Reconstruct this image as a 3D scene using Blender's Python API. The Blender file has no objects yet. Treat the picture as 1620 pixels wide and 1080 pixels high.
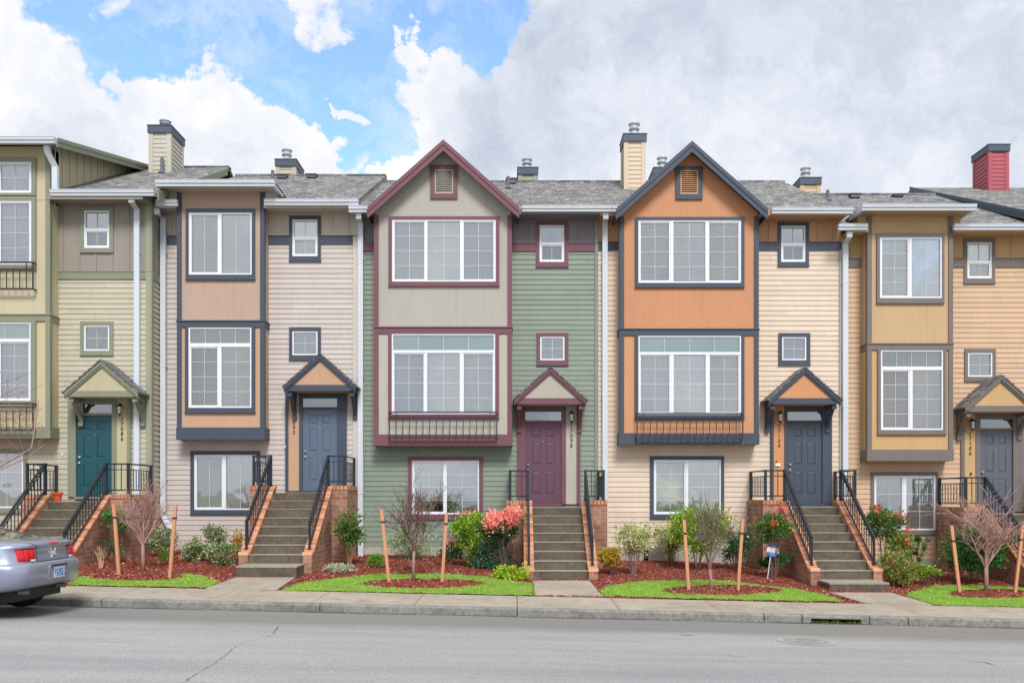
import bpy, math, random
from mathutils import Vector, Matrix
random.seed(7)
R = math.radians
sc = bpy.context.scene
COL = sc.collection

# ------------------------------------------------------------------ camera
F, CU, CV, HC, DW = 1353.0, 813.0, 785.0, 1.78, 21.6
cam_d = bpy.data.cameras.new("camera"); cam = bpy.data.objects.new("camera", cam_d); COL.objects.link(cam)
cam.location = (0, -DW, HC); cam.rotation_euler = (R(90), 0, 0)
cam_d.sensor_width = 36; cam_d.lens = 36 * F / 1620
cam_d.shift_x = (810 - CU) / 1620; cam_d.shift_y = (CV - 540) / 1620
cam_d.clip_end = 3000
sc.camera = cam

def X(u, D): return (u - CU) * D / F
def Z(v, D): return HC + (CV - v) * D / F
def lin(c): return tuple(((x / 255) / 12.92 if x / 255 <= .04045 else ((x / 255 + .055) / 1.055) ** 2.4) for x in c)

# ------------------------------------------------------------------ world
SUN_EL, SUN_AZ = 48, 168      # azimuth measured clockwise from +Y (the houses' side)
w = bpy.data.worlds.new("World"); sc.world = w; w.use_nodes = True
wn, wl = w.node_tree.nodes, w.node_tree.links
wn.clear()
def N(nt, t, **k):
    n = nt.nodes.new(t)
    for a, b in k.items(): setattr(n, a, b)
    return n
nt = w.node_tree
out = N(nt, 'ShaderNodeOutputWorld'); bg = N(nt, 'ShaderNodeBackground')
bg.inputs['Strength'].default_value = 0.12
wl.new(bg.outputs[0], out.inputs[0])
sky = N(nt, 'ShaderNodeTexSky', sky_type='NISHITA', sun_disc=False)
sky.sun_elevation = R(SUN_EL); sky.sun_rotation = R(SUN_AZ); sky.dust_density = .6; sky.ozone_density = 1.5
tc = N(nt, 'ShaderNodeTexCoord')
def vmath(op, a, b=None, s=None):
    n = N(nt, 'ShaderNodeVectorMath', operation=op)
    for i, q in enumerate((a, b)):
        if q is None: continue
        if hasattr(q, 'links'): wl.new(q, n.inputs[i])
        else: n.inputs[i].default_value = q
    if s is not None: n.inputs['Scale'].default_value = s
    return n
def fmath(op, a, b=None, c=None, clamp=False):
    n = N(nt, 'ShaderNodeMath', operation=op); n.use_clamp = clamp
    for i, q in enumerate((a, b, c)):
        if q is None: continue
        if hasattr(q, 'links'): wl.new(q, n.inputs[i])
        else: n.inputs[i].default_value = q
    return n.outputs[0]
def wnoise(vec, scale, detail=6, rough=.55):
    n = N(nt, 'ShaderNodeTexNoise'); n.inputs['Scale'].default_value = scale
    n.inputs['Detail'].default_value = detail; n.inputs['Roughness'].default_value = rough
    wl.new(vec, n.inputs['Vector']); return n
dirv = vmath('NORMALIZE', tc.outputs['Generated']).outputs[0]
n1 = wnoise(dirv, 5, 7, .6)
dis = vmath('SCALE', vmath('SUBTRACT', n1.outputs['Color'], (.5, .5, .5)).outputs[0], s=.17).outputs[0]
n1b = wnoise(dirv, 22, 7, .6)
dis2 = vmath('SCALE', vmath('SUBTRACT', n1b.outputs['Color'], (.5, .5, .5)).outputs[0], s=.075).outputs[0]
dd = vmath('ADD', vmath('ADD', dirv, dis).outputs[0], dis2).outputs[0]
def pdir(u, v):
    d = Vector(((u - CU) / F, 1, (CV - v) / F)); return tuple(d.normalized())
def blob(u, v, r, soft=.45, amp=1.0):
    c = pdir(u, v)
    L = vmath('LENGTH', vmath('SUBTRACT', dd, c).outputs[0]).outputs['Value']
    m = N(nt, 'ShaderNodeMapRange', interpolation_type='SMOOTHSTEP')
    rr = r / F * .87
    m.inputs['From Min'].default_value = rr * (1 - soft); m.inputs['From Max'].default_value = rr * (1 + soft)
    m.inputs['To Min'].default_value = amp; m.inputs['To Max'].default_value = 0
    wl.new(L, m.inputs['Value']); return m.outputs[0]
def maxall(bs):
    o = bs[0]
    for b in bs[1:]: o = fmath('MAXIMUM', o, b)
    return o
blues = maxall([blob(*b) for b in [(430, 110, 125), (540, 150, 85), (280, 100, 95, .6, .9), (200, 150, 50, .5, .8), (620, 190, 50), (690, 40, 90), (800, 60, 60, .5), (590, 205, 42), (630, 20, 70), (545, 90, 60), (725, 55, 85),
                                   (800, 25, 60, .6, .9), (200, 60, 60, .7, .7), (130, 12, 60, .6, .8), (250, 20, 55, .8, .5), (575, 250, 26), (500, -150, 160), (100, -200, 120)]])
whites = maxall([blob(*b) for b in [(350, 225, 100, .2), (270, 215, 70, .2), (60, 180, 95, .25), (642, 88, 34, .3), (700, 175, 72, .25), (460, 235, 55, .25), (480, 18, 50, .5, .85), (620, 262, 34, .3), (890, 120, 92, .25), (522, 160, 16, .4), (200, 35, 26, .7, .6)]])
n5 = wnoise(dirv, 9, 10, .62)
fld = fmath('ADD', fmath('MULTIPLY', blues, fmath('SUBTRACT', 1, whites)), fmath('MULTIPLY_ADD', n5.outputs['Fac'], 1.5, -.75))
bm = N(nt, 'ShaderNodeMapRange', interpolation_type='SMOOTHSTEP'); wl.new(fld, bm.inputs['Value']); bm.inputs['From Min'].default_value = .20; bm.inputs['From Max'].default_value = .66
gate = N(nt, 'ShaderNodeMapRange'); wl.new(blues, gate.inputs['Value']); gate.inputs['From Max'].default_value = .15
blue = fmath('MULTIPLY', bm.outputs[0], gate.outputs[0])
# elsewhere in the sky: broken cloud
n2 = wnoise(dirv, 2.2, 8, .6)
m2 = N(nt, 'ShaderNodeMapRange', interpolation_type='SMOOTHSTEP'); wl.new(n2.outputs['Fac'], m2.inputs['Value'])
m2.inputs['From Min'].default_value = .56; m2.inputs['From Max'].default_value = .66; m2.inputs['To Max'].default_value = .7
sep = N(nt, 'ShaderNodeSeparateXYZ'); wl.new(dirv, sep.inputs[0])
back = N(nt, 'ShaderNodeMapRange'); wl.new(sep.outputs[1], back.inputs['Value'])
back.inputs['From Min'].default_value = .4; back.inputs['From Max'].default_value = .1
gap = fmath('MULTIPLY', m2.outputs[0], back.outputs[0])
blue = fmath('MAXIMUM', blue, gap)
# cloud tone
n3 = wnoise(dd, 3.6, 10, .66)
gray_r = maxall([blob(1100, 0, 230, .8), blob(1350, 30, 260, .9, .95), blob(60, 240, 90, .9, .5), blob(170, 170, 50, .9, .35), blob(330, 260, 70, .9, .5), blob(450, 290, 60, .9, .4), blob(40, 80, 50, .9, .3), blob(720, 220, 50, .9, .3), blob(840, 230, 60, .8, .3), blob(1600, 150, 180, .9, .8), blob(1180, 230, 110, .9, .35), blob(70, 235, 60, .9, .3), blob(1000, 250, 110, .9, .3), blob(330, 230, 60, .9, .25)])
tone = fmath('MULTIPLY_ADD', n3.outputs['Fac'], 3.4, -1.45)
n6 = wnoise(dd, 11, 8, .6); tone = fmath('ADD', tone, fmath('MULTIPLY_ADD', n6.outputs['Fac'], 1.1, -.55))
tone = fmath('MULTIPLY', tone, .8)
tone = fmath('ADD', tone, fmath('MULTIPLY_ADD', gray_r, .64, .02), clamp=True)
cr = N(nt, 'ShaderNodeValToRGB'); wl.new(tone, cr.inputs[0])
e = cr.color_ramp.elements
SKYK = 7.05
e[0].position = 0; e[0].color = (1.0, 1.0, 1.01, 1)
e[1].position = 1; e[1].color = (.54, .61, .73, 1)
m = e.new(.45); m.color = (.80, .84, .93, 1)
cl = vmath('SCALE', cr.outputs[0], s=SKYK).outputs[0]
skyb = vmath('MULTIPLY', sky.outputs[0], (1.75, 2.05, 2.15)).outputs[0]
# thin veil keeps the gaps pale near the clouds
veil = N(nt, 'ShaderNodeMix', data_type='RGBA'); veil.inputs['Factor'].default_value = .20
ns = wnoise(vmath('MULTIPLY', dd, (1, 1, 2.6)).outputs[0], 6, 9, .65); vr = N(nt, 'ShaderNodeMapRange'); wl.new(ns.outputs['Fac'], vr.inputs['Value']); vr.inputs['From Min'].default_value = .46; vr.inputs['From Max'].default_value = .74; vr.inputs['To Min'].default_value = .06; vr.inputs['To Max'].default_value = .7; wl.new(vr.outputs[0], veil.inputs['Factor'])
wl.new(skyb, veil.inputs['A']); veil.inputs['B'].default_value = (SKYK * .9, SKYK * .95, SKYK, 1)
mx = N(nt, 'ShaderNodeMix', data_type='RGBA'); wl.new(blue, mx.inputs['Factor']); wl.new(cl, mx.inputs['A']); wl.new(veil.outputs['Result'], mx.inputs['B'])
wl.new(mx.outputs['Result'], bg.inputs['Color'])

sun_d = bpy.data.lights.new("sun", 'SUN'); sun = bpy.data.objects.new("sun", sun_d); COL.objects.link(sun)
sun_d.energy = 2.95; sun_d.angle = R(18); sun_d.color = (1, .975, .95)
_sd = Vector((math.sin(R(SUN_AZ)) * math.cos(R(SUN_EL)), math.cos(R(SUN_AZ)) * math.cos(R(SUN_EL)), math.sin(R(SUN_EL))))
sun.rotation_euler = _sd.to_track_quat('Z', 'Y').to_euler(); sun.location = _sd * 60
sc.view_settings.view_transform = 'Standard'; sc.view_settings.look = 'None'
sc.view_settings.exposure = 0.27; sc.view_settings.gamma = 1

# ------------------------------------------------------------------ materials
MATS = {}
def _mat(name):
    m = bpy.data.materials.new(name); m.use_nodes = True; t = m.node_tree; t.nodes.clear()
    o = t.nodes.new('ShaderNodeOutputMaterial'); b = t.nodes.new('ShaderNodeBsdfPrincipled'); t.links.new(b.outputs[0], o.inputs[0])
    return m, t, b
def noise(t, scale, detail=4, rough=.6, coord='Object', stretch=None):
    tcn = t.nodes.new('ShaderNodeTexCoord'); n = t.nodes.new('ShaderNodeTexNoise')
    n.inputs['Scale'].default_value = scale; n.inputs['Detail'].default_value = detail; n.inputs['Roughness'].default_value = rough
    if stretch:
        mp = t.nodes.new('ShaderNodeMapping'); mp.inputs['Scale'].default_value = stretch
        t.links.new(tcn.outputs[coord], mp.inputs[0]); t.links.new(mp.outputs[0], n.inputs['Vector'])
    else: t.links.new(tcn.outputs[coord], n.inputs['Vector'])
    return n
def ramp(t, src, stops):
    r = t.nodes.new('ShaderNodeValToRGB'); t.links.new(src, r.inputs[0])
    el = r.color_ramp.elements
    while len(el) < len(stops): el.new(.5)
    for i, (p, c) in enumerate(stops): el[i].position = p; el[i].color = (*c, 1) if len(c) == 3 else c
    return r
def mixc(t, a, b, f, mode='MIX'):
    n = t.nodes.new('ShaderNodeMix'); n.data_type = 'RGBA'; n.blend_type = mode
    for key, q in (('Factor', f), ('A', a), ('B', b)):
        if hasattr(q, 'links'): t.links.new(q, n.inputs[key])
        elif key == 'Factor': n.inputs[key].default_value = q
        else: n.inputs[key].default_value = (*q[:3], 1)
    return n.outputs['Result']
def bump(t, b, h, st=.3, dist=.01):
    n = t.nodes.new('ShaderNodeBump'); n.inputs['Strength'].default_value = st; n.inputs['Distance'].default_value = dist
    t.links.new(h, n.inputs['Height']); t.links.new(n.outputs[0], b.inputs['Normal'])
PK = .80
def paint(name, rgb, rough=.62, var=.10, grain=60, bst=.15, k=PK, wear=.0, boards=False):
    if name in MATS: return MATS[name]
    m, t, b = _mat(name); c = tuple(x * k for x in lin(rgb))
    n = noise(t, 1.3, 6, .65, stretch=(1, 1, .45)); n2 = noise(t, grain, 3)
    lo = tuple(x * (1 - var) for x in c); hi = tuple(min(1, x * (1 + var * .6)) for x in c)
    r = ramp(t, n.outputs['Fac'], [(.3, lo), (.68, hi)])
    r2 = ramp(t, n2.outputs['Fac'], [(.3, (.93, .93, .93)), (.7, (1.03, 1.03, 1.03))])
    col = mixc(t, r.outputs[0], r2.outputs[0], 1.0, 'MULTIPLY')
    # rain streaks and grime of their own shape
    n3 = noise(t, 2.4, 5, .7, stretch=(5, 5, .35)); r3 = ramp(t, n3.outputs['Fac'], [(.52, (0, 0, 0)), (.78, (.30, .30, .30))])
    col = mixc(t, col, tuple(x * .62 for x in c), r3.outputs[0])
    if boards:
        gg = t.nodes.new('ShaderNodeNewGeometry'); rb_ = ramp(t, gg.outputs['Random Per Island'], [(0, (.93, .935, .94)), (1, (1.04, 1.035, 1.03))]); col = mixc(t, col, rb_.outputs[0], 1, 'MULTIPLY')
    t.links.new(col, b.inputs['Base Color']); b.inputs['Roughness'].default_value = rough
    b.inputs['Specular IOR Level'].default_value = .35
    bump(t, b, n2.outputs['Fac'], bst, .004)
    MATS[name] = m; return m
def plain(name, rgb, rough=.5, metal=0, k=1.0, emit=None):
    if name in MATS: return MATS[name]
    m, t, b = _mat(name); c = tuple(x * k for x in lin(rgb))
    n = noise(t, 25, 3); r = ramp(t, n.outputs['Fac'], [(.3, tuple(x * .9 for x in c)), (.7, tuple(min(1, x * 1.06) for x in c))])
    t.links.new(r.outputs[0], b.inputs['Base Color']); b.inputs['Roughness'].default_value = rough; b.inputs['Metallic'].default_value = metal
    MATS[name] = m; return m
def concrete(name, c0, c1, dark, sc_=1.0, rough=.9, grains=220):
    m, t, b = _mat(name)
    n = noise(t, 1.1 * sc_, 8, .7); n2 = noise(t, grains, 2, .8); n3 = noise(t, 5 * sc_, 6, .75)
    r = ramp(t, n.outputs['Fac'], [(.3, lin(c0)), (.7, lin(c1))])
    r2 = ramp(t, n2.outputs['Fac'], [(.25, (.62, .62, .62)), (.5, (.98, .98, .98)), (.75, (1.3, 1.3, 1.3))])
    col = mixc(t, r.outputs[0], r2.outputs[0], .8, 'MULTIPLY')
    r3 = ramp(t, n3.outputs['Fac'], [(.48, (0, 0, 0)), (.72, (.75, .75, .75))])
    col = mixc(t, col, lin(dark), r3.outputs[0])
    t.links.new(col, b.inputs['Base Color']); b.inputs['Roughness'].default_value = rough
    bump(t, b, n2.outputs['Fac'], .5, .006); MATS[name] = m; return m
def brickmat(name, c1, c2, mortar, bw=.2, bh=.075, stain=(70, 58, 50), k=.75):
    m, t, b = _mat(name)
    tcn = t.nodes.new('ShaderNodeTexCoord')
    br = t.nodes.new('ShaderNodeTexBrick'); br.inputs['Scale'].default_value = 1
    br.inputs['Brick Width'].default_value = bw; br.inputs['Row Height'].default_value = bh
    br.inputs['Mortar Size'].default_value = .007; br.inputs['Mortar Smooth'].default_value = .2
    t.links.new(tcn.outputs['UV'], br.inputs['Vector'])
    br.inputs['Color1'].default_value = (*[x * k for x in lin(c1)], 1); br.inputs['Color2'].default_value = (*[x * k for x in lin(c2)], 1)
    br.inputs['Mortar'].default_value = (*[x * k for x in lin(mortar)], 1)
    n = noise(t, 1.6, 6, .7, stretch=(1, 1, .6)); n2 = noise(t, 45, 4)
    r = ramp(t, n.outputs['Fac'], [(.47, (0, 0, 0)), (.62, (.55, .55, .55)), (.75, (.8, .8, .8))])
    n4 = noise(t, 3.3, 5, .6); r4 = ramp(t, n4.outputs['Fac'], [(.56, (0, 0, 0)), (.72, (.5, .5, .5))])
    col = mixc(t, br.outputs['Color'], tuple(x * .9 for x in lin(stain)), r.outputs[0])
    col = mixc(t, col, lin((205, 175, 160)), r4.outputs[0])
    r2 = ramp(t, n2.outputs['Fac'], [(.3, (.75, .75, .75)), (.7, (1.15, 1.15, 1.15))])
    col = mixc(t, col, r2.outputs[0], .8, 'MULTIPLY')
    t.links.new(col, b.inputs['Base Color']); b.inputs['Roughness'].default_value = .92
    inv = t.nodes.new('ShaderNodeMath'); inv.operation = 'SUBTRACT'; inv.inputs[0].default_value = 1; t.links.new(br.outputs['Fac'], inv.inputs[1])
    bump(t, b, inv.outputs[0], .8, .01); MATS[name] = m; return m
def roofmat():
    m, t, b = _mat('asphalt_shingles')
    tcn = t.nodes.new('ShaderNodeTexCoord')
    wob = noise(t, 7, 3, coord='UV')
    mp = t.nodes.new('ShaderNodeVectorMath'); mp.operation = 'MULTIPLY_ADD'
    t.links.new(wob.outputs['Color'], mp.inputs[0]); mp.inputs[1].default_value = (.05, .05, 0); t.links.new(tcn.outputs['UV'], mp.inputs[2])
    br = t.nodes.new('ShaderNodeTexBrick'); br.inputs['Scale'].default_value = 1
    br.inputs['Brick Width'].default_value = .22; br.inputs['Row Height'].default_value = .13
    br.inputs['Mortar Size'].default_value = .010; br.inputs['Mortar Smooth'].default_value = .5; br.offset = .37; br.offset_frequency = 3; br.squash = .7; br.squash_frequency = 2
    t.links.new(mp.outputs[0], br.inputs['Vector'])
    br.inputs['Color1'].default_value = (*lin((92, 93, 96)), 1); br.inputs['Color2'].default_value = (*lin((150, 148, 145)), 1)
    br.inputs['Mortar'].default_value = (*lin((48, 50, 54)), 1)
    n = noise(t, 30, 4, .8, coord='UV'); r = ramp(t, n.outputs['Fac'], [(.3, (.6, .6, .6)), (.7, (1.3, 1.3, 1.3))])
    col = mixc(t, br.outputs['Color'], r.outputs[0], .9, 'MULTIPLY')
    n4 = noise(t, .8, 4, .6, coord='UV'); r4 = ramp(t, n4.outputs['Fac'], [(.35, (.82, .84, .86)), (.65, (1.08, 1.06, 1.02))])
    col = mixc(t, col, r4.outputs[0], 1, 'MULTIPLY')
    t.links.new(col, b.inputs['Base Color']); b.inputs['Roughness'].default_value = .95
    bump(t, b, br.outputs['Fac'], -.8, .02); MATS['roof'] = m; return m
ROOF = roofmat()
def glassmat(name, refl=.16, tint=(.86, .93, .92)):
    if name in MATS: return MATS[name]
    m = bpy.data.materials.new(name); m.use_nodes = True; t = m.node_tree; t.nodes.clear()
    o = t.nodes.new('ShaderNodeOutputMaterial'); mx_ = t.nodes.new('ShaderNodeMixShader'); tr = t.nodes.new('ShaderNodeBsdfTransparent'); gl = t.nodes.new('ShaderNodeBsdfGlossy')
    tr.inputs[0].default_value = (*tint, 1); gl.inputs['Roughness'].default_value = .015; gl.inputs['Color'].default_value = (.93, .97, 1, 1)
    fr = t.nodes.new('ShaderNodeFresnel'); fr.inputs['IOR'].default_value = 1.5
    ma = t.nodes.new('ShaderNodeMath'); ma.operation = 'ADD'; ma.inputs[1].default_value = refl; ma.use_clamp = True
    t.links.new(fr.outputs[0], ma.inputs[0]); t.links.new(ma.outputs[0], mx_.inputs[0]); t.links.new(tr.outputs[0], mx_.inputs[1]); t.links.new(gl.outputs[0], mx_.inputs[2])
    nn = noise(t, .9, 2); bp = t.nodes.new('ShaderNodeBump'); bp.inputs['Strength'].default_value = .12; bp.inputs['Distance'].default_value = .05
    t.links.new(nn.outputs['Fac'], bp.inputs['Height']); t.links.new(bp.outputs[0], gl.inputs['Normal'])
    t.links.new(mx_.outputs[0], o.inputs[0]); MATS[name] = m; return m
GLASS = glassmat('window_glass', .32, (.98, 1, .995)); SCREEN = glassmat('screened_glass', .22, (.95, .965, .97)); DARKGL = glassmat('dark_glass', .30, (.5, .6, .58))
TRANSG = glassmat('transom_glass', .26, (.74, .93, .89))
def islandmat(name, cols, rough=.6, trans=.0, spec=.3):
    if name in MATS: return MATS[name]
    m, t, b = _mat(name); g = t.nodes.new('ShaderNodeNewGeometry')
    r = ramp(t, g.outputs['Random Per Island'], [(i / max(1, len(cols) - 1), tuple(lin(c))) for i, c in enumerate(cols)])
    t.links.new(r.outputs[0], b.inputs['Base Color']); b.inputs['Roughness'].default_value = rough; b.inputs['Specular IOR Level'].default_value = spec
    if trans:
        o = [n for n in t.nodes if n.type == 'OUTPUT_MATERIAL'][0]
        tl = t.nodes.new('ShaderNodeBsdfTranslucent'); t.links.new(r.outputs[0], tl.inputs[0])
        ms = t.nodes.new('ShaderNodeMixShader'); ms.inputs[0].default_value = trans
        t.links.new(b.outputs[0], ms.inputs[1]); t.links.new(tl.outputs[0], ms.inputs[2]); t.links.new(ms.outputs[0], o.inputs[0])
    MATS[name] = m; return m
WHITE = paint('white_vinyl', (238, 240, 246), .4, .03, k=.84)
GUT = paint('white_gutter_metal', (220, 227, 236), .35, .05, k=.80)
BLIND = plain('blind_slats', (242, 242, 238), .6, k=.98)
CURT = plain('curtain_cloth', (236, 236, 236), .8, k=.98)
DARKROOM = plain('dark_interior', (58, 58, 56), .9)
IRON = plain('black_iron', (30, 38, 48), .38)
IRON2 = plain('bronze_iron', (50, 44, 50), .5)
GRL = plain('grille_bars', (216, 222, 224), .5, k=.85)
BRICK = brickmat('brick', (192, 140, 116), (150, 102, 84), (196, 172, 154), .24, .10, stain=(96, 76, 64), k=.9)
CAPB = islandmat('cap_bricks', [(150, 98, 76), (206, 150, 118), (176, 120, 92), (216, 172, 136), (140, 92, 72), (196, 140, 106)], .9)
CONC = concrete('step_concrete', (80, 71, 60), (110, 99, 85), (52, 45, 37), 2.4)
TREAD = concrete('step_nosing', (138, 132, 118), (164, 158, 142), (96, 90, 76), 3)  # lighter than the risers, painting the highlight along the step edges
WALK = concrete('pavement_concrete', (148, 138, 124), (176, 166, 150), (122, 112, 98), .6)
KERB = concrete('kerb_concrete', (108, 108, 104), (150, 148, 140), (52, 54, 52), 2.6)
FOUND = concrete('foundation_concrete', (160, 152, 142), (190, 184, 174), (120, 112, 102), 2)
SLATE = paint('slate_cap', (84, 96, 112), .55)

# ------------------------------------------------------------------ mesh helpers
ORI = {}
def tag(o, label=None, cat=None, group=None, kind=None):
    if label: o['label'] = label
    if cat: o['category'] = cat
    if group: o['group'] = group
    if kind: o['kind'] = kind
    return o
def empty(name, loc, label, cat, group=None):
    o = bpy.data.objects.new(name, None); o.location = loc; o.empty_display_size = .2; COL.objects.link(o)
    ORI[o.name] = Vector(loc); return tag(o, label, cat, group)
class MB:
    def __init__(s): s.v = []; s.f = []; s.mi = []; s.m = 0
    def quad(s, *p):
        i = len(s.v); s.v += [tuple(q) for q in p]; s.f.append(tuple(range(i, i + len(p)))); s.mi.append(s.m); return s
    def box(s, x0, x1, y0, y1, z0, z1):
        if x0 > x1: x0, x1 = x1, x0
        if y0 > y1: y0, y1 = y1, y0
        if z0 > z1: z0, z1 = z1, z0
        i = len(s.v)
        s.v += [(x0, y0, z0), (x1, y0, z0), (x1, y1, z0), (x0, y1, z0), (x0, y0, z1), (x1, y0, z1), (x1, y1, z1), (x0, y1, z1)]
        for f in ((3, 2, 1, 0), (4, 5, 6, 7), (0, 1, 5, 4), (1, 2, 6, 5), (2, 3, 7, 6), (3, 0, 4, 7)):
            s.f.append(tuple(i + k for k in f)); s.mi.append(s.m)
        return s
    def prism(s, pts, d):
        """polygon pts (3d list) extruded by vector d"""
        n = len(pts); i = len(s.v); d = Vector(d)
        s.v += [tuple(p) for p in pts] + [tuple(Vector(p) + d) for p in pts]
        s.f.append(tuple(i + k for k in range(n))); s.f.append(tuple(i + n + k for k in reversed(range(n)))); s.mi += [s.m] * 2
        for k in range(n):
            a, b = k, (k + 1) % n
            s.f.append((i + b, i + a, i + n + a, i + n + b)); s.mi.append(s.m)
        return s
    def tube(s, pts, r, n=6, r2=None, cap=True):
        pts = [Vector(p) for p in pts]; m = len(pts); base = len(s.v); up = None
        for k, p in enumerate(pts):
            a = pts[max(0, k - 1)]; b = pts[min(m - 1, k + 1)]; t = (b - a)
            if t.length < 1e-9: t = Vector((0, 0, 1))
            t.normalize()
            if up is None: up = Vector((0, 0, 1)) if abs(t.z) < .9 else Vector((1, 0, 0))
            x = t.cross(up).normalized(); y = x.cross(t).normalized(); up = y
            rr = r[k] if isinstance(r, (list, tuple)) else (r + ((r2 if r2 is not None else r) - r) * k / max(1, m - 1))
            for j in range(n):
                an = 2 * math.pi * j / n; s.v.append(tuple(p + x * rr * math.cos(an) + y * rr * math.sin(an)))
        for k in range(m - 1):
            for j in range(n):
                a = base + k * n + j; b = base + k * n + (j + 1) % n
                s.f.append((a, b, b + n, a + n)); s.mi.append(s.m)
        if cap:
            s.f.append(tuple(base + j for j in reversed(range(n)))); s.f.append(tuple(base + (m - 1) * n + j for j in range(n))); s.mi += [s.m] * 2
        return s
    def bar(s, a, b, wd, ht=None):
        """square bar from a to b"""
        ht = ht or wd; a, b = Vector(a), Vector(b); t = (b - a).normalized()
        up = Vector((0, 0, 1)) if abs(t.z) < .95 else Vector((0, 1, 0))
        x = t.cross(up).normalized() * wd / 2; y = x.normalized().cross(t).normalized() * ht / 2
        i = len(s.v)
        for p in (a, b): s.v += [tuple(p - x - y), tuple(p + x - y), tuple(p + x + y), tuple(p - x + y)]
        for f in ((3, 2, 1, 0), (4, 5, 6, 7), (0, 1, 5, 4), (1, 2, 6, 5), (2, 3, 7, 6), (3, 0, 4, 7)):
            s.f.append(tuple(i + k for k in f)); s.mi.append(s.m)
        return s
    def lathe(s, prof, c, n=12):
        base = len(s.v)
        for r, z in prof:
            for j in range(n): s.v.append((c[0] + r * math.cos(2 * math.pi * j / n), c[1] + r * math.sin(2 * math.pi * j / n), c[2] + z))
        for k in range(len(prof) - 1):
            for j in range(n):
                a = base + k * n + j; b = base + k * n + (j + 1) % n
                s.f.append((a, b, b + n, a + n)); s.mi.append(s.m)
        s.f.append(tuple(base + j for j in reversed(range(n)))); s.f.append(tuple(base + (len(prof) - 1) * n + j for j in range(n))); s.mi += [s.m] * 2
        return s
    def build(s, name, mat, parent=None, origin=None, smooth=False, uv=True):
        me = bpy.data.meshes.new(name)
        if origin is None:
            origin = ORI[parent.name] if parent is not None else Vector((0, 0, 0))
        origin = Vector(origin)
        me.from_pydata([(a - origin.x, b - origin.y, c - origin.z) for a, b, c in s.v], [], s.f)
        for m in (mat if isinstance(mat, (list, tuple)) else [mat]): me.materials.append(m)
        if any(s.mi): me.polygons.foreach_set('material_index', s.mi)
        if uv: boxuv(me, s.v)
        if smooth: me.polygons.foreach_set('use_smooth', [True] * len(me.polygons))
        me.update()
        o = bpy.data.objects.new(name, me); COL.objects.link(o)
        if parent is not None: o.parent = parent; ORI[o.name] = origin
        else: o.location = origin; ORI[o.name] = origin
        return o
def boxuv(me, wv):
    l = me.uv_layers.new(name='UVMap').data
    for p in me.polygons:
        n = p.normal; ax = max(range(3), key=lambda k: abs(n[k]) * (1.0 if k != 2 else 1.02))
        for li in p.loop_indices:
            v = wv[me.loops[li].vertex_index]
            l[li].uv = (v[0], v[2]) if ax == 1 else ((v[1], v[2]) if ax == 0 else (v[0], v[1]))
def copyobj(o, loc, parent):
    c = o.copy(); COL.objects.link(c); c.parent = parent; c.location = loc; return c

# ------------------------------------------------------------------ ground heights
YSI, YK = -6.3, -7.85            # sidewalk inner edge, kerb face
def zs(x): return .005 - .0227 * x
def zyard(x, y):
    t = min(1, max(0, (y - YSI) / -YSI)); tt = max(0, (t - .4) / .6)
    return zs(x) + .03 * t + .20 * tt + .012 * math.sin(x * 2.1 + y) * min(1, t * 4)
def zroad(x, y):
    return zs(x) - .15 + .018 * min(4, (YK - y))
def zg(x, y):
    if y >= YSI: return zyard(x, y)
    if y >= YK: return zs(x) + .02 * (y - YSI)
    return zroad(x, y)
def G(u, v):
    D = 17.0
    for _ in range(60):
        x = X(u, D); D2 = (HC - zg(x, D - DW)) * F / (v - CV); D = D * .5 + D2 * .5
    return X(u, D), D - DW
def GP(u, v):
    x, y = G(u, v); return Vector((x, y, zg(x, y)))
def inpoly(x, y, P):
    c = False; j = len(P) - 1
    for i in range(len(P)):
        if (P[i][1] > y) != (P[j][1] > y) and x < (P[j][0] - P[i][0]) * (y - P[i][1]) / (P[j][1] - P[i][1]) + P[i][0]: c = not c
        j = i
    return c

def grid_sheet(name, x0, x1, nx, y0, y1, ny, zf, mat, keep=None):
    mb = MB(); idx = {}
    xs = [x0 + (x1 - x0) * i / nx for i in range(nx + 1)]; ys = [y0 + (y1 - y0) * j / ny for j in range(ny + 1)]
    def vid(i, j):
        if (i, j) not in idx:
            idx[(i, j)] = len(mb.v); mb.v.append((xs[i], ys[j], zf(xs[i], ys[j])))
        return idx[(i, j)]
    for i in range(nx):
        for j in range(ny):
            if keep and not keep((xs[i] + xs[i + 1]) / 2, (ys[j] + ys[j + 1]) / 2): continue
            mb.f.append((vid(i, j), vid(i + 1, j), vid(i + 1, j + 1), vid(i, j + 1))); mb.mi.append(0)
    return mb.build(name, mat, smooth=True)

# far ground
mb = MB(); S = 600
mb.quad((-S, -S, zs(-S) - .9), (S, -S, zs(S) - .9), (S, S, zs(S) - .9), (-S, S, zs(-S) - .9))
m, t, b = _mat('far_grass'); n = noise(t, .4, 6); r = ramp(t, n.outputs['Fac'], [(.3, lin((116, 122, 92))), (.7, lin((140, 146, 112)))]); t.links.new(r.outputs[0], b.inputs['Base Color']); b.inputs['Roughness'].default_value = 1
tag(mb.build('ground', m), kind='structure')

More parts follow.
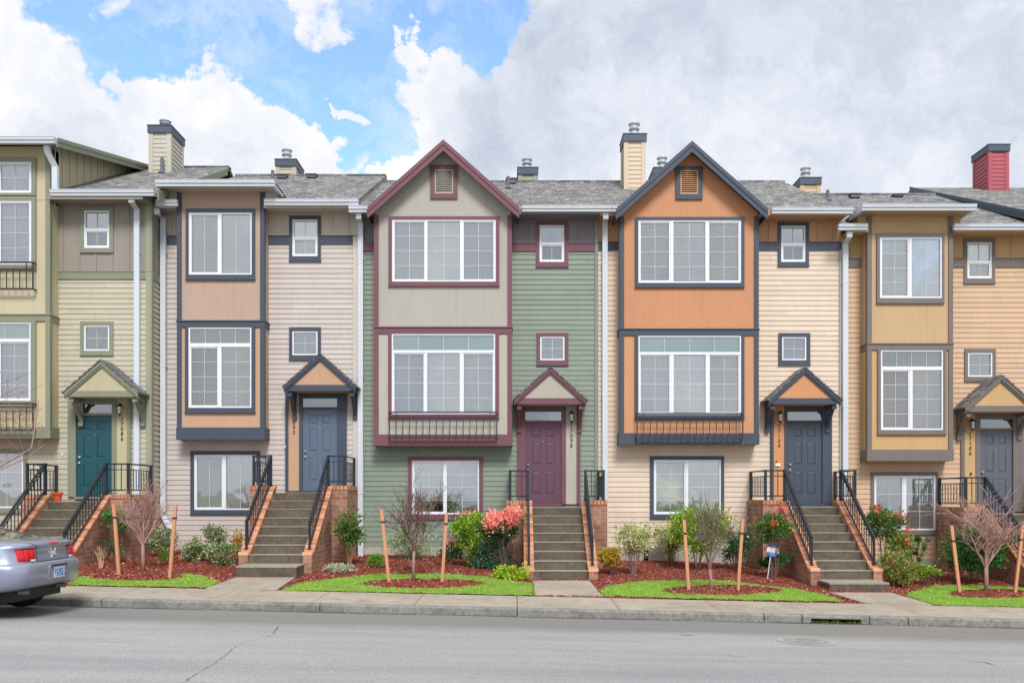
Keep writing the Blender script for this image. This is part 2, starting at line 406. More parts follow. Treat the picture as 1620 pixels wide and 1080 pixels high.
# road
m, t, b = _mat('asphalt')
na = noise(t, 55, 6, .9); nb_ = noise(t, .5, 6, .65, stretch=(.22, 2.0, 1)); nc = noise(t, 700, 1, .5)
ra = ramp(t, na.outputs['Fac'], [(.2, lin((70, 70, 72))), (.5, lin((148, 147, 148))), (.8, lin((222, 220, 218)))])
rb = ramp(t, nb_.outputs['Fac'], [(.3, (.74, .75, .77)), (.7, (1.12, 1.11, 1.10))])
col = mixc(t, ra.outputs[0], rb.outputs[0], 1, 'MULTIPLY')
tcn = t.nodes.new('ShaderNodeTexCoord'); sp = t.nodes.new('ShaderNodeSeparateXYZ'); t.links.new(tcn.outputs['Object'], sp.inputs[0])
wv = noise(t, .8, 3); ad = t.nodes.new('ShaderNodeMath'); ad.operation = 'MULTIPLY_ADD'; t.links.new(wv.outputs['Fac'], ad.inputs[0]); ad.inputs[1].default_value = .5; t.links.new(sp.outputs[1], ad.inputs[2])
rg = t.nodes.new('ShaderNodeMapRange'); t.links.new(ad.outputs[0], rg.inputs['Value']); rg.inputs['From Min'].default_value = -9.45; rg.inputs['From Max'].default_value = -8.9
rg.inputs['To Min'].default_value = 0; rg.inputs['To Max'].default_value = .75
col = mixc(t, col, lin((112, 110, 104)), rg.outputs[0])
t.links.new(col, b.inputs['Base Color']); b.inputs['Roughness'].default_value = .88; bump(t, b, na.outputs['Fac'], .6, .01)
ASPH = m
tag(grid_sheet('road', -60, 60, 60, -34, YK + .02, 30, zroad, ASPH), kind='structure')

# kerb with joints and an inlet
INL0, INL1 = X(1283, 13.75), X(1363, 13.75)
joints = [X(u, 13.75) for u in (-500, -330, -170, 10, 161, 506, 818, 1209, 1269, 1376, 1437, 1800, 2100)]
mb = MB()
for a, b_ in zip(joints[:-1], joints[1:]):
    a += .008; b_ -= .008
    segs = [(a, b_)]
    if a < INL0 < b_: segs = [(a, INL0), (INL0, INL1), (INL1, b_)]
    for k, (p, q) in enumerate(segs):
        hole = len(segs) == 3 and k == 1
        prof = [(YK, -.17), (YK, -.045 if not hole else -.05), (YK + .012, -.032 if not hole else -.035), (YK + .04, -.0245), (YK + .16, -.0225), (YK + .16, -.17)]
        if hole: prof[0] = (YK, -.075); prof[-1] = (YK + .16, -.075)
        n = len(prof); i = len(mb.v)
        for xx in (p, q): mb.v += [(xx, y, zs(xx) + z) for y, z in prof]
        mb.f.append(tuple(range(i, i + n))); mb.f.append(tuple(reversed(range(i + n, i + 2 * n)))); mb.mi += [0, 0]
        for kk in range(n): mb.f.append((i + kk, i + (kk + 1) % n, i + n + (kk + 1) % n, i + n + kk)); mb.mi.append(0)
tag(mb.build('kerb', KERB), kind='structure')
mb = MB()
xm = (INL0 + INL1) / 2
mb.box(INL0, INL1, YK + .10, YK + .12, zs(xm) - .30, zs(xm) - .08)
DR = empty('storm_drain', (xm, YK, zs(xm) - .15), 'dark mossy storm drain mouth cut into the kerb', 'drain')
mb.build('drain_back', islandmat('moss', [(24, 34, 12), (30, 38, 16)], .95), DR)  # near-black moss green also paints the dark inside of the mouth
mb = MB(); 
for k in range(160):
    x = random.uniform(INL0, INL1); y = random.uniform(YK - .05, YK + .08); s = random.uniform(.01, .03)
    mb.tube([(x, y, zroad(x, YK) + .0), (x + random.uniform(-.02, .02), y, zroad(x, YK) + random.uniform(.02, .06))], s * .5, 4, s * .1)
mb.build('moss', islandmat('moss_tufts', [(60, 74, 20), (84, 84, 34), (50, 62, 22)], .95), DR)

# pavement slabs
mb = MB(); x = -30.0; k = 0
sx = [X(u, 14.5) for u in range(506 - 156 * 14, 506 + 156 * 14, 156)]
for a, b_ in zip(sx[:-1], sx[1:]):
    if a > -8.2 and False: pass
    p, q = a + .006, b_ - .006
    i = len(mb.v)
    for xx in (p, q): mb.v += [(xx, YK + .165, zs(xx) - .0225), (xx, YSI, zs(xx)), (xx, YSI, zs(xx) - .12), (xx, YK + .165, zs(xx) - .12)]
    for f in ((0, 1, 2, 3), (7, 6, 5, 4), (0, 4, 5, 1), (1, 5, 6, 2), (2, 6, 7, 3), (3, 7, 4, 0)): mb.f.append(tuple(i + z for z in f)); mb.mi.append(0)
tag(mb.build('pavement', WALK), kind='structure')

# road cracks
def crack(name, pts, wd):
    P = [GP(*p) for p in pts]; Q = []
    for a, b_ in zip(P[:-1], P[1:]):
        n = max(2, int((b_ - a).length / .06))
        for k in range(n):
            q = a.lerp(b_, k / n); q += Vector((random.gauss(0, .012), random.gauss(0, .035), 0)); Q.append(q)
    mb = MB()
    for a, b_ in zip(Q[:-1], Q[1:]):
        w_ = wd * random.uniform(.4, 1.3); za = zroad(a.x, a.y) + .004; zb = zroad(b_.x, b_.y) + .004
        mb.quad((a.x - w_, a.y - w_ * .5, za), (a.x + w_, a.y + w_ * .5, za), (b_.x + w_, b_.y + w_ * .5, zb), (b_.x - w_, b_.y - w_ * .5, zb))
    tag(mb.build(name, plain('crack_dark', (46, 46, 48), .95)), kind='structure')
crack('road_crack', [(270, 1092), (300, 1072), (345, 1046), (372, 1022), (420, 1006)], .0024)
crack('road_crack', [(420, 1008), (432, 1003), (440, 990)], .004)
crack('road_crack', [(1530, 1046), (1560, 1048), (1585, 1055)], .008)
crack('road_crack', [(1055, 1034), (1120, 1036), (1190, 1039)], .005)

def disc(name, u, v, rad, label, rings=True):
    c = GP(u, v); root = empty(name, c, label, 'manhole cover' if rad > .3 else 'utility cover')
    def ring(r0, r1, z, nm, mat):
        mb = MB(); n = 40
        for k in range(n):
            a, b_ = 2 * math.pi * k / n, 2 * math.pi * (k + 1) / n
            P = [(c.x + r * math.cos(t_), c.y + r * math.sin(t_)) for r, t_ in ((r0, a), (r1, a), (r1, b_), (r0, b_))]
            mb.quad(*[(x, y, zroad(x, y) + z) for x, y in P])
        return mb.build(nm, mat, root)
    ring(rad * .78, rad, .005, 'rim', concrete('cover_concrete', (146, 145, 144), (172, 170, 168), (120, 118, 116), 5))
    ring(.0, rad * .775, .004, 'cover', concrete('cover_iron', (126, 126, 127), (150, 149, 148), (100, 100, 100), 5))
    if rings: ring(rad * .45, rad * .55, .0075, 'raised_ring', MATS['cover_concrete'])
disc('manhole_cover', 1276, 1014, .40, 'round pale manhole cover in the road below the right-hand stairs')
disc('utility_cover', 1086, 1003, .12, 'small pale round utility cover in the road, left of the manhole', False)

# ------------------------------------------------------------------ yards
LAWN_PX = [
    ([(112, 926), (118, 914), (150, 909), (175, 908), (240, 912), (300, 907), (345, 920), (333, 930), (200, 927.5)], (215, 911.5, 78, 7.5)),
    ([(441, 935), (480, 922), (560, 912), (610, 908), (700, 907), (780, 914), (843, 924), (846, 942.5), (640, 938)], (670, 923.5, 98, 7.5)),
    ([(952, 943), (950, 933), (966, 927), (1002, 921), (1049, 918), (1124, 917), (1176, 922), (1252, 931), (1304, 941), (1338, 952), (1200, 950)], (1143, 934, 95, 8)),
    ([(1432, 942), (1459, 931), (1485, 926), (1537, 925), (1640, 931), (1760, 940), (1780, 966), (1600, 962), (1480, 958)], (1574, 939.5, 76, 7))]
LAWNS = []
for P, ring in LAWN_PX:
    W_ = [G(u, v) for u, v in P]
    u, v, a, b_ = ring
    E = [G(u + a * math.cos(k / 24 * 2 * math.pi), v + b_ * math.sin(k / 24 * 2 * math.pi)) for k in range(24)]
    LAWNS.append((W_, E))
def inlawn(x, y):
    x, y = x + .05 * math.sin(y * 37 + x * 5) + .03 * math.sin(y * 91), y + .045 * math.sin(x * 9 + 2 * math.sin(x * 3.3)) + .03 * math.sin(x * 23) + .02 * math.sin(x * 61 + 1)
    for P, E in LAWNS:
        if inpoly(x, y, P) and not inpoly(x, y, E): return True
    return False
PATHS_PX = [[(373, 914), (467, 914), (437, 934.2), (325, 932)], [(843.4, 919), (932.5, 919), (952, 943), (847, 941)], [(1314, 938), (1409, 938), (1474, 957), (1366, 954)]]
PATHS = [[G(u, v) for u, v in P] for P in PATHS_PX]
PATHS.append([(-10.7, -4.6), (-9.4, -4.6), (-9.0, YSI), (-11.2, YSI)]); PATHS.append([(11.25, -4.2), (12.4, -4.2), (12.7, YSI), (11.0, YSI)])
m, t, b = _mat('bark_mulch'); n = noise(t, 45, 6, .8); r = ramp(t, n.outputs['Fac'], [(.25, lin((66, 34, 28))), (.5, lin((132, 66, 52))), (.75, lin((172, 96, 74)))])
t.links.new(r.outputs[0], b.inputs['Base Color']); b.inputs['Roughness'].default_value = .95; bump(t, b, n.outputs['Fac'], 1, .03)
MULCH = m
tag(grid_sheet('mulch_bed', -24, 24, 240, YSI, 10, 60, lambda x, y: zyard(x, y) - .004 + (random.uniform(-.008, .012) if y > YSI + .1 else -.01), MULCH), kind='structure')
m, t, b = _mat('lawn_soil'); n = noise(t, 8, 6, .7); r = ramp(t, n.outputs['Fac'], [(.3, lin((96, 84, 44))), (.6, lin((120, 150, 50)))])
t.links.new(r.outputs[0], b.inputs['Base Color']); b.inputs['Roughness'].default_value = .95
tag(grid_sheet('lawn', -12, 15, 540, YSI + .004, -2.5, 76, lambda x, y: zyard(x, y) + .014, m, inlawn), kind='structure')
# paths
for P in PATHS:
    mb = MB(); top = [(x, y, zyard(x, y) + .018) for x, y in P]
    mb.prism(top, (0, 0, -.12)); tag(mb.build('garden_path', WALK), kind='structure')
# grass blades
mb = MB(); GB = 0
xs_ = [p[0] for P, E in LAWNS for p in P]; rnd = random.Random(3)
for P, E in LAWNS:
    x0, x1 = min(p[0] for p in P), max(p[0] for p in P); y0, y1 = min(p[1] for p in P), max(p[1] for p in P)
    cnt = int((x1 - x0) * (y1 - y0) * 2600)
    for _ in range(cnt):
        x, y = rnd.uniform(x0, min(x1, 14)), rnd.uniform(y0, y1)
        if not inlawn(x, y): continue
        if math.sin(x * 3.1 + 1.7 * math.sin(y * 4)) * math.sin(y * 5 + x) > .38 and rnd.random() < .8: continue
        h = rnd.uniform(.012, .034); a = rnd.uniform(0, 6.28); w_ = .0045; lx, ly = rnd.gauss(0, .014), rnd.gauss(0, .014); z = zyard(x, y) + .01
        dx, dy = math.cos(a) * w_, math.sin(a) * w_
        mb.quad((x - dx, y - dy, z), (x + dx, y + dy, z), (x + lx, y + ly, z + h))
gm_ = islandmat('grass_blades', [(104, 156, 40), (140, 190, 60), (122, 178, 50), (166, 206, 84), (112, 164, 44), (190, 200, 110)], .6, 0)
gt = gm_.node_tree; gb_ = [n for n in gt.nodes if n.type == 'BSDF_PRINCIPLED'][0]; gr_ = [n for n in gt.nodes if n.type == 'VALTORGB'][0]
gn = noise(gt, 2.6, 5, .7); g2 = ramp(gt, gn.outputs['Fac'], [(.36, (.62, .72, .5)), (.52, (1, 1, 1)), (.68, (1.25, 1.05, 1.1))]); gt.links.new(mixc(gt, gr_.outputs[0], g2.outputs[0], 1, 'MULTIPLY'), gb_.inputs['Base Color'])
tag(mb.build('grass', gm_, uv=False), 'short bright green grass between pavement and mulch', 'grass', kind='stuff')
# mulch chips
mb = MB()
for _ in range(80000):
    x = rnd.uniform(-10.5, 13.2); y = rnd.uniform(YSI + .02, -.02)
    if inlawn(x, y) and rnd.random() < .985: continue
    if any(inpoly(x, y, P) for P in PATHS) and rnd.random() < .985: continue
    z = zyard(x, y) + rnd.uniform(.0, .018); L = rnd.uniform(.007, .026); W2 = rnd.uniform(.003, .009); a = rnd.uniform(0, 6.28)
    dx, dy = math.cos(a) * L, math.sin(a) * L; ex, ey = -math.sin(a) * W2, math.cos(a) * W2; dz = rnd.uniform(-.012, .012); ez = rnd.uniform(-.006, .006)
    mb.quad((x - dx - ex, y - dy - ey, z - dz - ez), (x + dx - ex, y + dy - ey, z + dz - ez), (x + dx + ex, y + dy + ey, z + dz + ez), (x - dx + ex, y - dy + ey, z - dz + ez))
tag(mb.build('mulch_chips', islandmat('bark_chips', [(80, 36, 28), (128, 56, 42), (158, 76, 56), (108, 48, 36), (186, 104, 78), (140, 64, 48), (92, 42, 32), (150, 72, 52), (222, 180, 156)], .9), uv=False), 'reddish bark mulch chips covering the beds', 'mulch', kind='stuff')
# damp dirt strip at the foot of the kerb
mb = MB(); xx_ = -30.0
while xx_ < 30:
    w0 = .07 + .03 * math.sin(xx_ * 1.7) + rnd.uniform(-.012, .012); w1 = .07 + .03 * math.sin((xx_ + .15) * 1.7)
    mb.quad((xx_, YK - w0, zroad(xx_, YK - w0) + .004), (xx_ + .15, YK - w1, zroad(xx_ + .15, YK - w1) + .004), (xx_ + .15, YK + .001, zroad(xx_ + .15, YK) + .004), (xx_, YK + .001, zroad(xx_, YK) + .004)); xx_ += .15
tag(mb.build('gutter_dirt', concrete('gutter_dirt', (66, 64, 60), (92, 90, 84), (40, 40, 38), 4)), kind='structure')
# litter in the gutter
mb = MB()
for _ in range(900):
    x = rnd.uniform(-8, 9); y = YK - abs(rnd.gauss(.03, .07)) - .01; z = zroad(x, y) + .006; s = rnd.uniform(.004, .014); a = rnd.uniform(0, 6.28)
    if math.sin(x * 2.3) + math.sin(x * 5.1 + 1) < -.2: continue
    mb.quad(*[(x + s * math.cos(a + k * 2.1), y + s * math.sin(a + k * 2.1), z + rnd.uniform(0, .008)) for k in range(3)])
tag(mb.build('gutter_litter', islandmat('dry_petals', [(200, 196, 186), (226, 222, 214), (180, 170, 150), (160, 150, 120)], .9), uv=False), 'pale fallen petals and grit along the foot of the kerb', 'litter', kind='stuff')

# ------------------------------------------------------------------ wall builders
EXP = .127
def siding(mb, x0, x1, z0, z1, y, holes=()):
    """lap siding in world metres; holes are (x0,x1,z0,z1)"""
    if x1 < x0: x0, x1 = x1, x0
    n = int(math.ceil((z1 - z0) / EXP))
    for k in range(n):
        a, b_ = z0 + k * EXP, min(z1, z0 + (k + 1) * EXP)
        cuts = sorted({a, b_} | {h for H in holes for h in H[2:4] if a < h < b_})
        for c, d in zip(cuts[:-1], cuts[1:]):
            mid = (c + d) / 2; xs = [(x0, x1)]
            for H in holes:
                if H[2] < mid < H[3]:
                    nx = []
                    for p, q in xs:
                        if H[1] <= p or H[0] >= q: nx.append((p, q)); continue
                        if H[0] > p: nx.append((p, H[0]))
                        if H[1] < q: nx.append((H[1], q))
                    xs = nx
            yy = lambda z: y - .019 + .014 * (z - a) / EXP
            if c == a: bj = [x0 + random.uniform(.8, 3.2)]; bj.append(bj[0] + random.uniform(1.8, 3.4))
            nx = []
            for p, q in xs:
                for j_ in bj:
                    if p + .1 < j_ < q - .1: nx.append((p, j_ - .002)); p = j_ + .002
                nx.append((p, q))
            for p, q in nx:
                mb.quad((p, yy(c), c), (q, yy(c), c), (q, yy(d), d), (p, yy(d), d))
                if c == a:
                    mb.quad((p, y - .002, c + .006), (q, y - .002, c + .006), (q, yy(c), c), (p, yy(c), c))
def siding_yz(mb, y0, y1, z0, z1, x, sgn):
    n = int(math.ceil((z1 - z0) / EXP))
    for k in range(n):
        a, b_ = z0 + k * EXP, min(z1, z0 + (k + 1) * EXP)
        mb.quad((x + sgn * .024, y0, a), (x + sgn * .024, y1, a), (x + sgn * .004, y1, b_), (x + sgn * .004, y0, b_))
        mb.quad((x + sgn * .003, y0, a + .004), (x + sgn * .003, y1, a + .004), (x + sgn * .024, y1, a), (x + sgn * .024, y0, a))
def panel(mb, x0, x1, z0, z1, y, holes=(), th=.10):
    xs = sorted({x0, x1} | {h for H in holes for h in H[:2] if x0 < h < x1}); zz = sorted({z0, z1} | {h for H in holes for h in H[2:4] if z0 < h < z1})
    for a, b_ in zip(xs[:-1], xs[1:]):
        for c, d in zip(zz[:-1], zz[1:]):
            mx_, mz = (a + b_) / 2, (c + d) / 2
            if any(H[0] < mx_ < H[1] and H[2] < mz < H[3] for H in holes): continue
            mb.quad((a, y, c), (b_, y, c), (b_, y, d), (a, y, d)); mb.quad((a, y + th, c), (a, y + th, d), (b_, y + th, d), (b_, y + th, c))
    for H in holes:
        a, b_, c, d = H
        if a >= x1 or b_ <= x0 or c >= z1 or d <= z0: continue
        for q in (((a, c), (b_, c)), ((b_, c), (b_, d)), ((b_, d), (a, d)), ((a, d), (a, c))):
            (p0, q0), (p1, q1) = q; mb.quad((p0, y, q0), (p1, y, q1), (p1, y + th, q1), (p0, y + th, q0))

CURTD = plain('curtain_dim', (222, 224, 230), .8, k=.95); SKYREFL = plain('sky_reflection_sheet', (150, 162, 180), .8, k=.9)  # second one: grey-blue sheet colour stands in for sky reflected in small panes
def window(root, D, outer, inner, trim, splits=(), transom=None, grid=(2, 4), tgrid=4, fill='blind', tfill='blind', hung=False, sill=True, screens=None):
    """outer/inner = px rects (u0,v0,u1,v1) of casing and white frame; returns hole rect"""
    y = D - DW
    o = [X(outer[0], D), X(outer[2], D), Z(outer[3], D), Z(outer[1], D)]; i = [X(inner[0], D), X(inner[2], D), Z(inner[3], D), Z(inner[1], D)]
    mb = MB(); P = .045
    mb.box(o[0], i[0], y - P, y + .02, o[2], o[3]); mb.box(i[1], o[1], y - P, y + .02, o[2], o[3])
    mb.box(i[0], i[1], y - P, y + .02, i[3], o[3]); mb.box(i[0], i[1], y - P, y + .02, o[2], i[2])
    if sill: mb.box(o[0] - .01, o[1] + .01, y - P - .012, y - .002, o[2] - .022, o[2] - .002)
    wp = mb.build('window', trim, root)
    mb = MB(); fw = .036; yf = y - .012
    mb.box(i[0], i[0] + fw, yf - .02, yf + .05, i[2], i[3]); mb.box(i[1] - fw, i[1], yf - .02, yf + .05, i[2], i[3])
    mb.box(i[0] + fw, i[1] - fw, yf - .02, yf + .05, i[3] - fw, i[3]); mb.box(i[0] + fw, i[1] - fw, yf - .02, yf + .05, i[2], i[2] + fw)
    ztop = i[3] - fw; zb = i[2] + fw
    tz = None
    if transom:
        z0, z1 = Z(transom[1], D), Z(transom[0], D); mb.box(i[0] + fw, i[1] - fw, yf - .022, yf + .05, z0, z1); tz = (z1, ztop); ztop = z0
    if hung:
        zm = Z(hung, D); mb.box(i[0] + fw, i[1] - fw, yf - .022, yf + .05, zm - .03, zm + .03)
    xs = [i[0] + fw]
    for a, b_ in splits:
        mb.box(X(a, D), X(b_, D), yf - .018, yf + .05, zb, ztop); xs += [X(a, D), X(b_, D)]
    xs.append(i[1] - fw)
    cells = [(xs[k], xs[k + 1]) for k in range(0, len(xs), 2)]
    # sash stiles on the sliding outer lights
    for k, (a, b_) in enumerate(cells):
        if len(cells) > 1 and k != 1 or hung:
            s = .028; za, zc = zb, (Z(hung, D) - .03 if hung else ztop)
            mb.box(a, a + s, yf - .006, yf + .03, za, zc); mb.box(b_ - s, b_, yf - .006, yf + .03, za, zc)
            mb.box(a + s, b_ - s, yf - .006, yf + .03, za, za + s); mb.box(a + s, b_ - s, yf - .006, yf + .03, zc - s, zc)
    mb.build('frame', WHITE, wp)
    gb = MB(); gw = .0048
    def grille(a, b_, c, d, nx, ny):
        for k in range(1, nx): xx = a + (b_ - a) * k / nx; gb.box(xx - gw, xx + gw, yf + .004, yf + .010, c, d)
        for k in range(1, ny): zz = c + (d - c) * k / ny; gb.box(a, b_, yf + .005, yf + .009, zz - gw, zz + gw)
    def fillit(a, b_, c, d, kind, idx):
        yb = yf + .062
        fb = MB()
        if kind in ('blind', 'open', 'wood'):
            pitch = .052; n = int((d - c) / pitch); ang = {'blind': 66, 'open': 24, 'wood': 34}[kind]
            for k in range(n):
                zc = c + (k + .5) * pitch; dz = math.sin(R(ang)) * .0275; dy = math.cos(R(ang)) * .0275
                fb.quad((a, yb - dy, zc - dz), (b_, yb - dy, zc - dz), (b_, yb + dy, zc + dz), (a, yb + dy, zc + dz))
            nm = 'blind'
            if kind == 'blind': fb.quad((a, yb + .03, c), (b_, yb + .03, c), (b_, yb + .03, d), (a, yb + .03, d))  # backing sheet added behind the closed slats to brighten the blind
        elif kind == 'curtain':
            n = 30; nm = 'curtain'
            for k in range(n):
                p, q = a + (b_ - a) * k / n, a + (b_ - a) * (k + 1) / n
                f = lambda x_: yb + .009 * math.sin(x_ * 46 + 2 * math.sin(x_ * 7))
                fb.quad((p, f(p), c), (q, f(q), c), (q, f(q), d), (p, f(p), d))
        elif kind == 'half':
            nm = 'shade'; z = c + (d - c) * .27; fb.quad((a, yb, z), (b_, yb, z), (b_, yb, d), (a, yb, d))
        elif kind == 'none': return
        else:
            nm = 'shade'; fb.quad((a, yb, c), (b_, yb, c), (b_, yb, d), (a, yb, d))  # also names the sheet coloured like reflected sky
        fb.build(nm, BLIND if nm == 'blind' else (CURTD if kind == 'curtain' else (SKYREFL if kind == 'sky_refl' else CURT)), wp, smooth=(nm == 'curtain'))
    for k, (a, b_) in enumerate(cells):
        scr = (len(cells) > 1 and k != 1) if screens is None else (k in screens)
        pb = MB()
        if hung:
            zm = Z(hung, D); pb.quad((a, yf + .02, zm), (b_, yf + .02, zm), (b_, yf + .02, ztop), (a, yf + .02, ztop)); pb.build('pane', GLASS, wp)
            pb = MB(); pb.quad((a, yf + .012, zb), (b_, yf + .012, zb), (b_, yf + .012, zm), (a, yf + .012, zm)); pb.build('pane', SCREEN, wp)
            grille(a, b_, zm, ztop, 2, 1); grille(a, b_, zb, zm, 2, 1)
        else:
            pb.quad((a, yf + .015, zb), (b_, yf + .015, zb), (b_, yf + .015, ztop), (a, yf + .015, ztop)); pb.build('pane', SCREEN if scr else GLASS, wp)
            grille(a, b_, zb, ztop, *grid)
        fk = fill[k % len(fill)] if isinstance(fill, (list, tuple)) else fill
        fillit(a, b_, zb, ztop, fk, k)
    if tz:
        pb = MB(); pb.quad((i[0] + fw, yf + .015, tz[0]), (i[1] - fw, yf + .015, tz[0]), (i[1] - fw, yf + .015, tz[1]), (i[0] + fw, yf + .015, tz[1])); pb.build('pane', TRANSG, wp)
        grille(i[0] + fw, i[1] - fw, tz[0], tz[1], tgrid, 1); fillit(i[0] + fw, i[1] - fw, tz[0], tz[1], tfill, 9)
    gb.build('grille', GRL, wp)
    return (i[0] + .004, i[1] - .004, i[2] + .004, i[3] - .004)

def holeof(inner, D): return (X(inner[0], D) + .004, X(inner[2], D) - .004, Z(inner[3], D) + .004, Z(inner[1], D) - .004)

def gutter(root, x0, x1, y, z, left_ret=None, right_ret=None, name='gutter'):
    """K-profile gutter along X, top at z, back at y; returns go back to y=ret"""
    prof = [(0, 0), (-.125, 0), (-.125, -.014), (-.116, -.022), (-.112, -.07), (-.085, -.10), (-.078, -.145), (0, -.145)]
    mb = MB(); n = len(prof)
    i = len(mb.v)
    for xx in (x0, x1): mb.v += [(xx, y + a, z + b_) for a, b_ in prof]
    mb.f.append(tuple(range(i, i + n))); mb.f.append(tuple(reversed(range(i + n, i + 2 * n)))); mb.mi += [0, 0]
    for k in range(n): mb.f.append((i + k, i + (k + 1) % n, i + n + (k + 1) % n, i + n + k)); mb.mi.append(0)
    for ret, xe, s in ((left_ret, x0, -1), (right_ret, x1, 1)):
        if ret is None: continue
        i = len(mb.v)
        for yy in (y - .005, ret): mb.v += [(xe - s * (.0) - s * (.125 + a) + 0 * a, yy, z + b_ - .001) for a, b_ in [( -.125 - q[0], q[1]) for q in prof]]
        mb.f.append(tuple(range(i, i + n))); mb.f.append(tuple(reversed(range(i + n, i + 2 * n)))); mb.mi += [0, 0]
        for k in range(n): mb.f.append((i + k, i + (k + 1) % n, i + n + (k + 1) % n, i + n + k)); mb.mi.append(0)
    mb.build(name, GUT, root)
def downspout(root, pts):
    mb = MB()
    P = [Vector(p) for p in pts]
    # box section pipe with mitred bends, light ribs
    n = len(P); base = len(mb.v)
    wdt, dpt = .065, .045
    for p in P: mb.v += [(p.x - wdt, p.y - dpt, p.z), (p.x + wdt, p.y - dpt, p.z), (p.x + wdt, p.y + dpt, p.z), (p.x - wdt, p.y + dpt, p.z)]
    for k in range(n - 1):
        for j in range(4):
            a = base + k * 4 + j; b_ = base + k * 4 + (j + 1) % 4; mb.f.append((a, b_, b_ + 4, a + 4)); mb.mi.append(0)
    mb.f.append((base, base + 1, base + 2, base + 3)); mb.mi.append(0)
    for k in range(n - 1):
        if P[k].z - P[k + 1].z > 1.5:
            for f in (.12, .5, .88):
                q = P[k].lerp(P[k + 1], f); mb.box(q.x - wdt - .012, q.x + wdt + .012, q.y - dpt - .004, q.y + dpt + .03, q.z - .012, q.z + .012)
    mb.build('downspout', GUT, root)
def slab(mb, pts, th=.10):
    """roof plane given by 3d polygon, thickened downward"""
    mb.prism(pts, (0, 0, -th))

# ------------------------------------------------------------------ entry (door, surround, canopy, lamp, number)
def digits(root, text, x, y, ztop, mat, hgt=.102, pitch=.120):
    V, Fc = [], []
    for k, ch in enumerate(text):
        cu = bpy.data.curves.new('digit', 'FONT'); cu.body = ch; cu.size = hgt * 1.36; cu.extrude = .006; cu.align_x = 'CENTER'; cu.shear = .12; cu.resolution_u = 3
        ob = bpy.data.objects.new('digit', cu); me = bpy.data.meshes.new_from_object(ob)
        b0 = len(V)
        V += [(x + v.co.x * .92, y - v.co.z, ztop - hgt - k * pitch + v.co.y) for v in me.vertices]
        Fc += [tuple(b0 + i for i in p.vertices) for p in me.polygons]
        bpy.data.objects.remove(ob); bpy.data.curves.remove(cu); bpy.data.meshes.remove(me)
    mb = MB(); mb.v = V; mb.f = Fc; mb.mi = [0] * len(Fc); mb.build('house_number', mat, root)

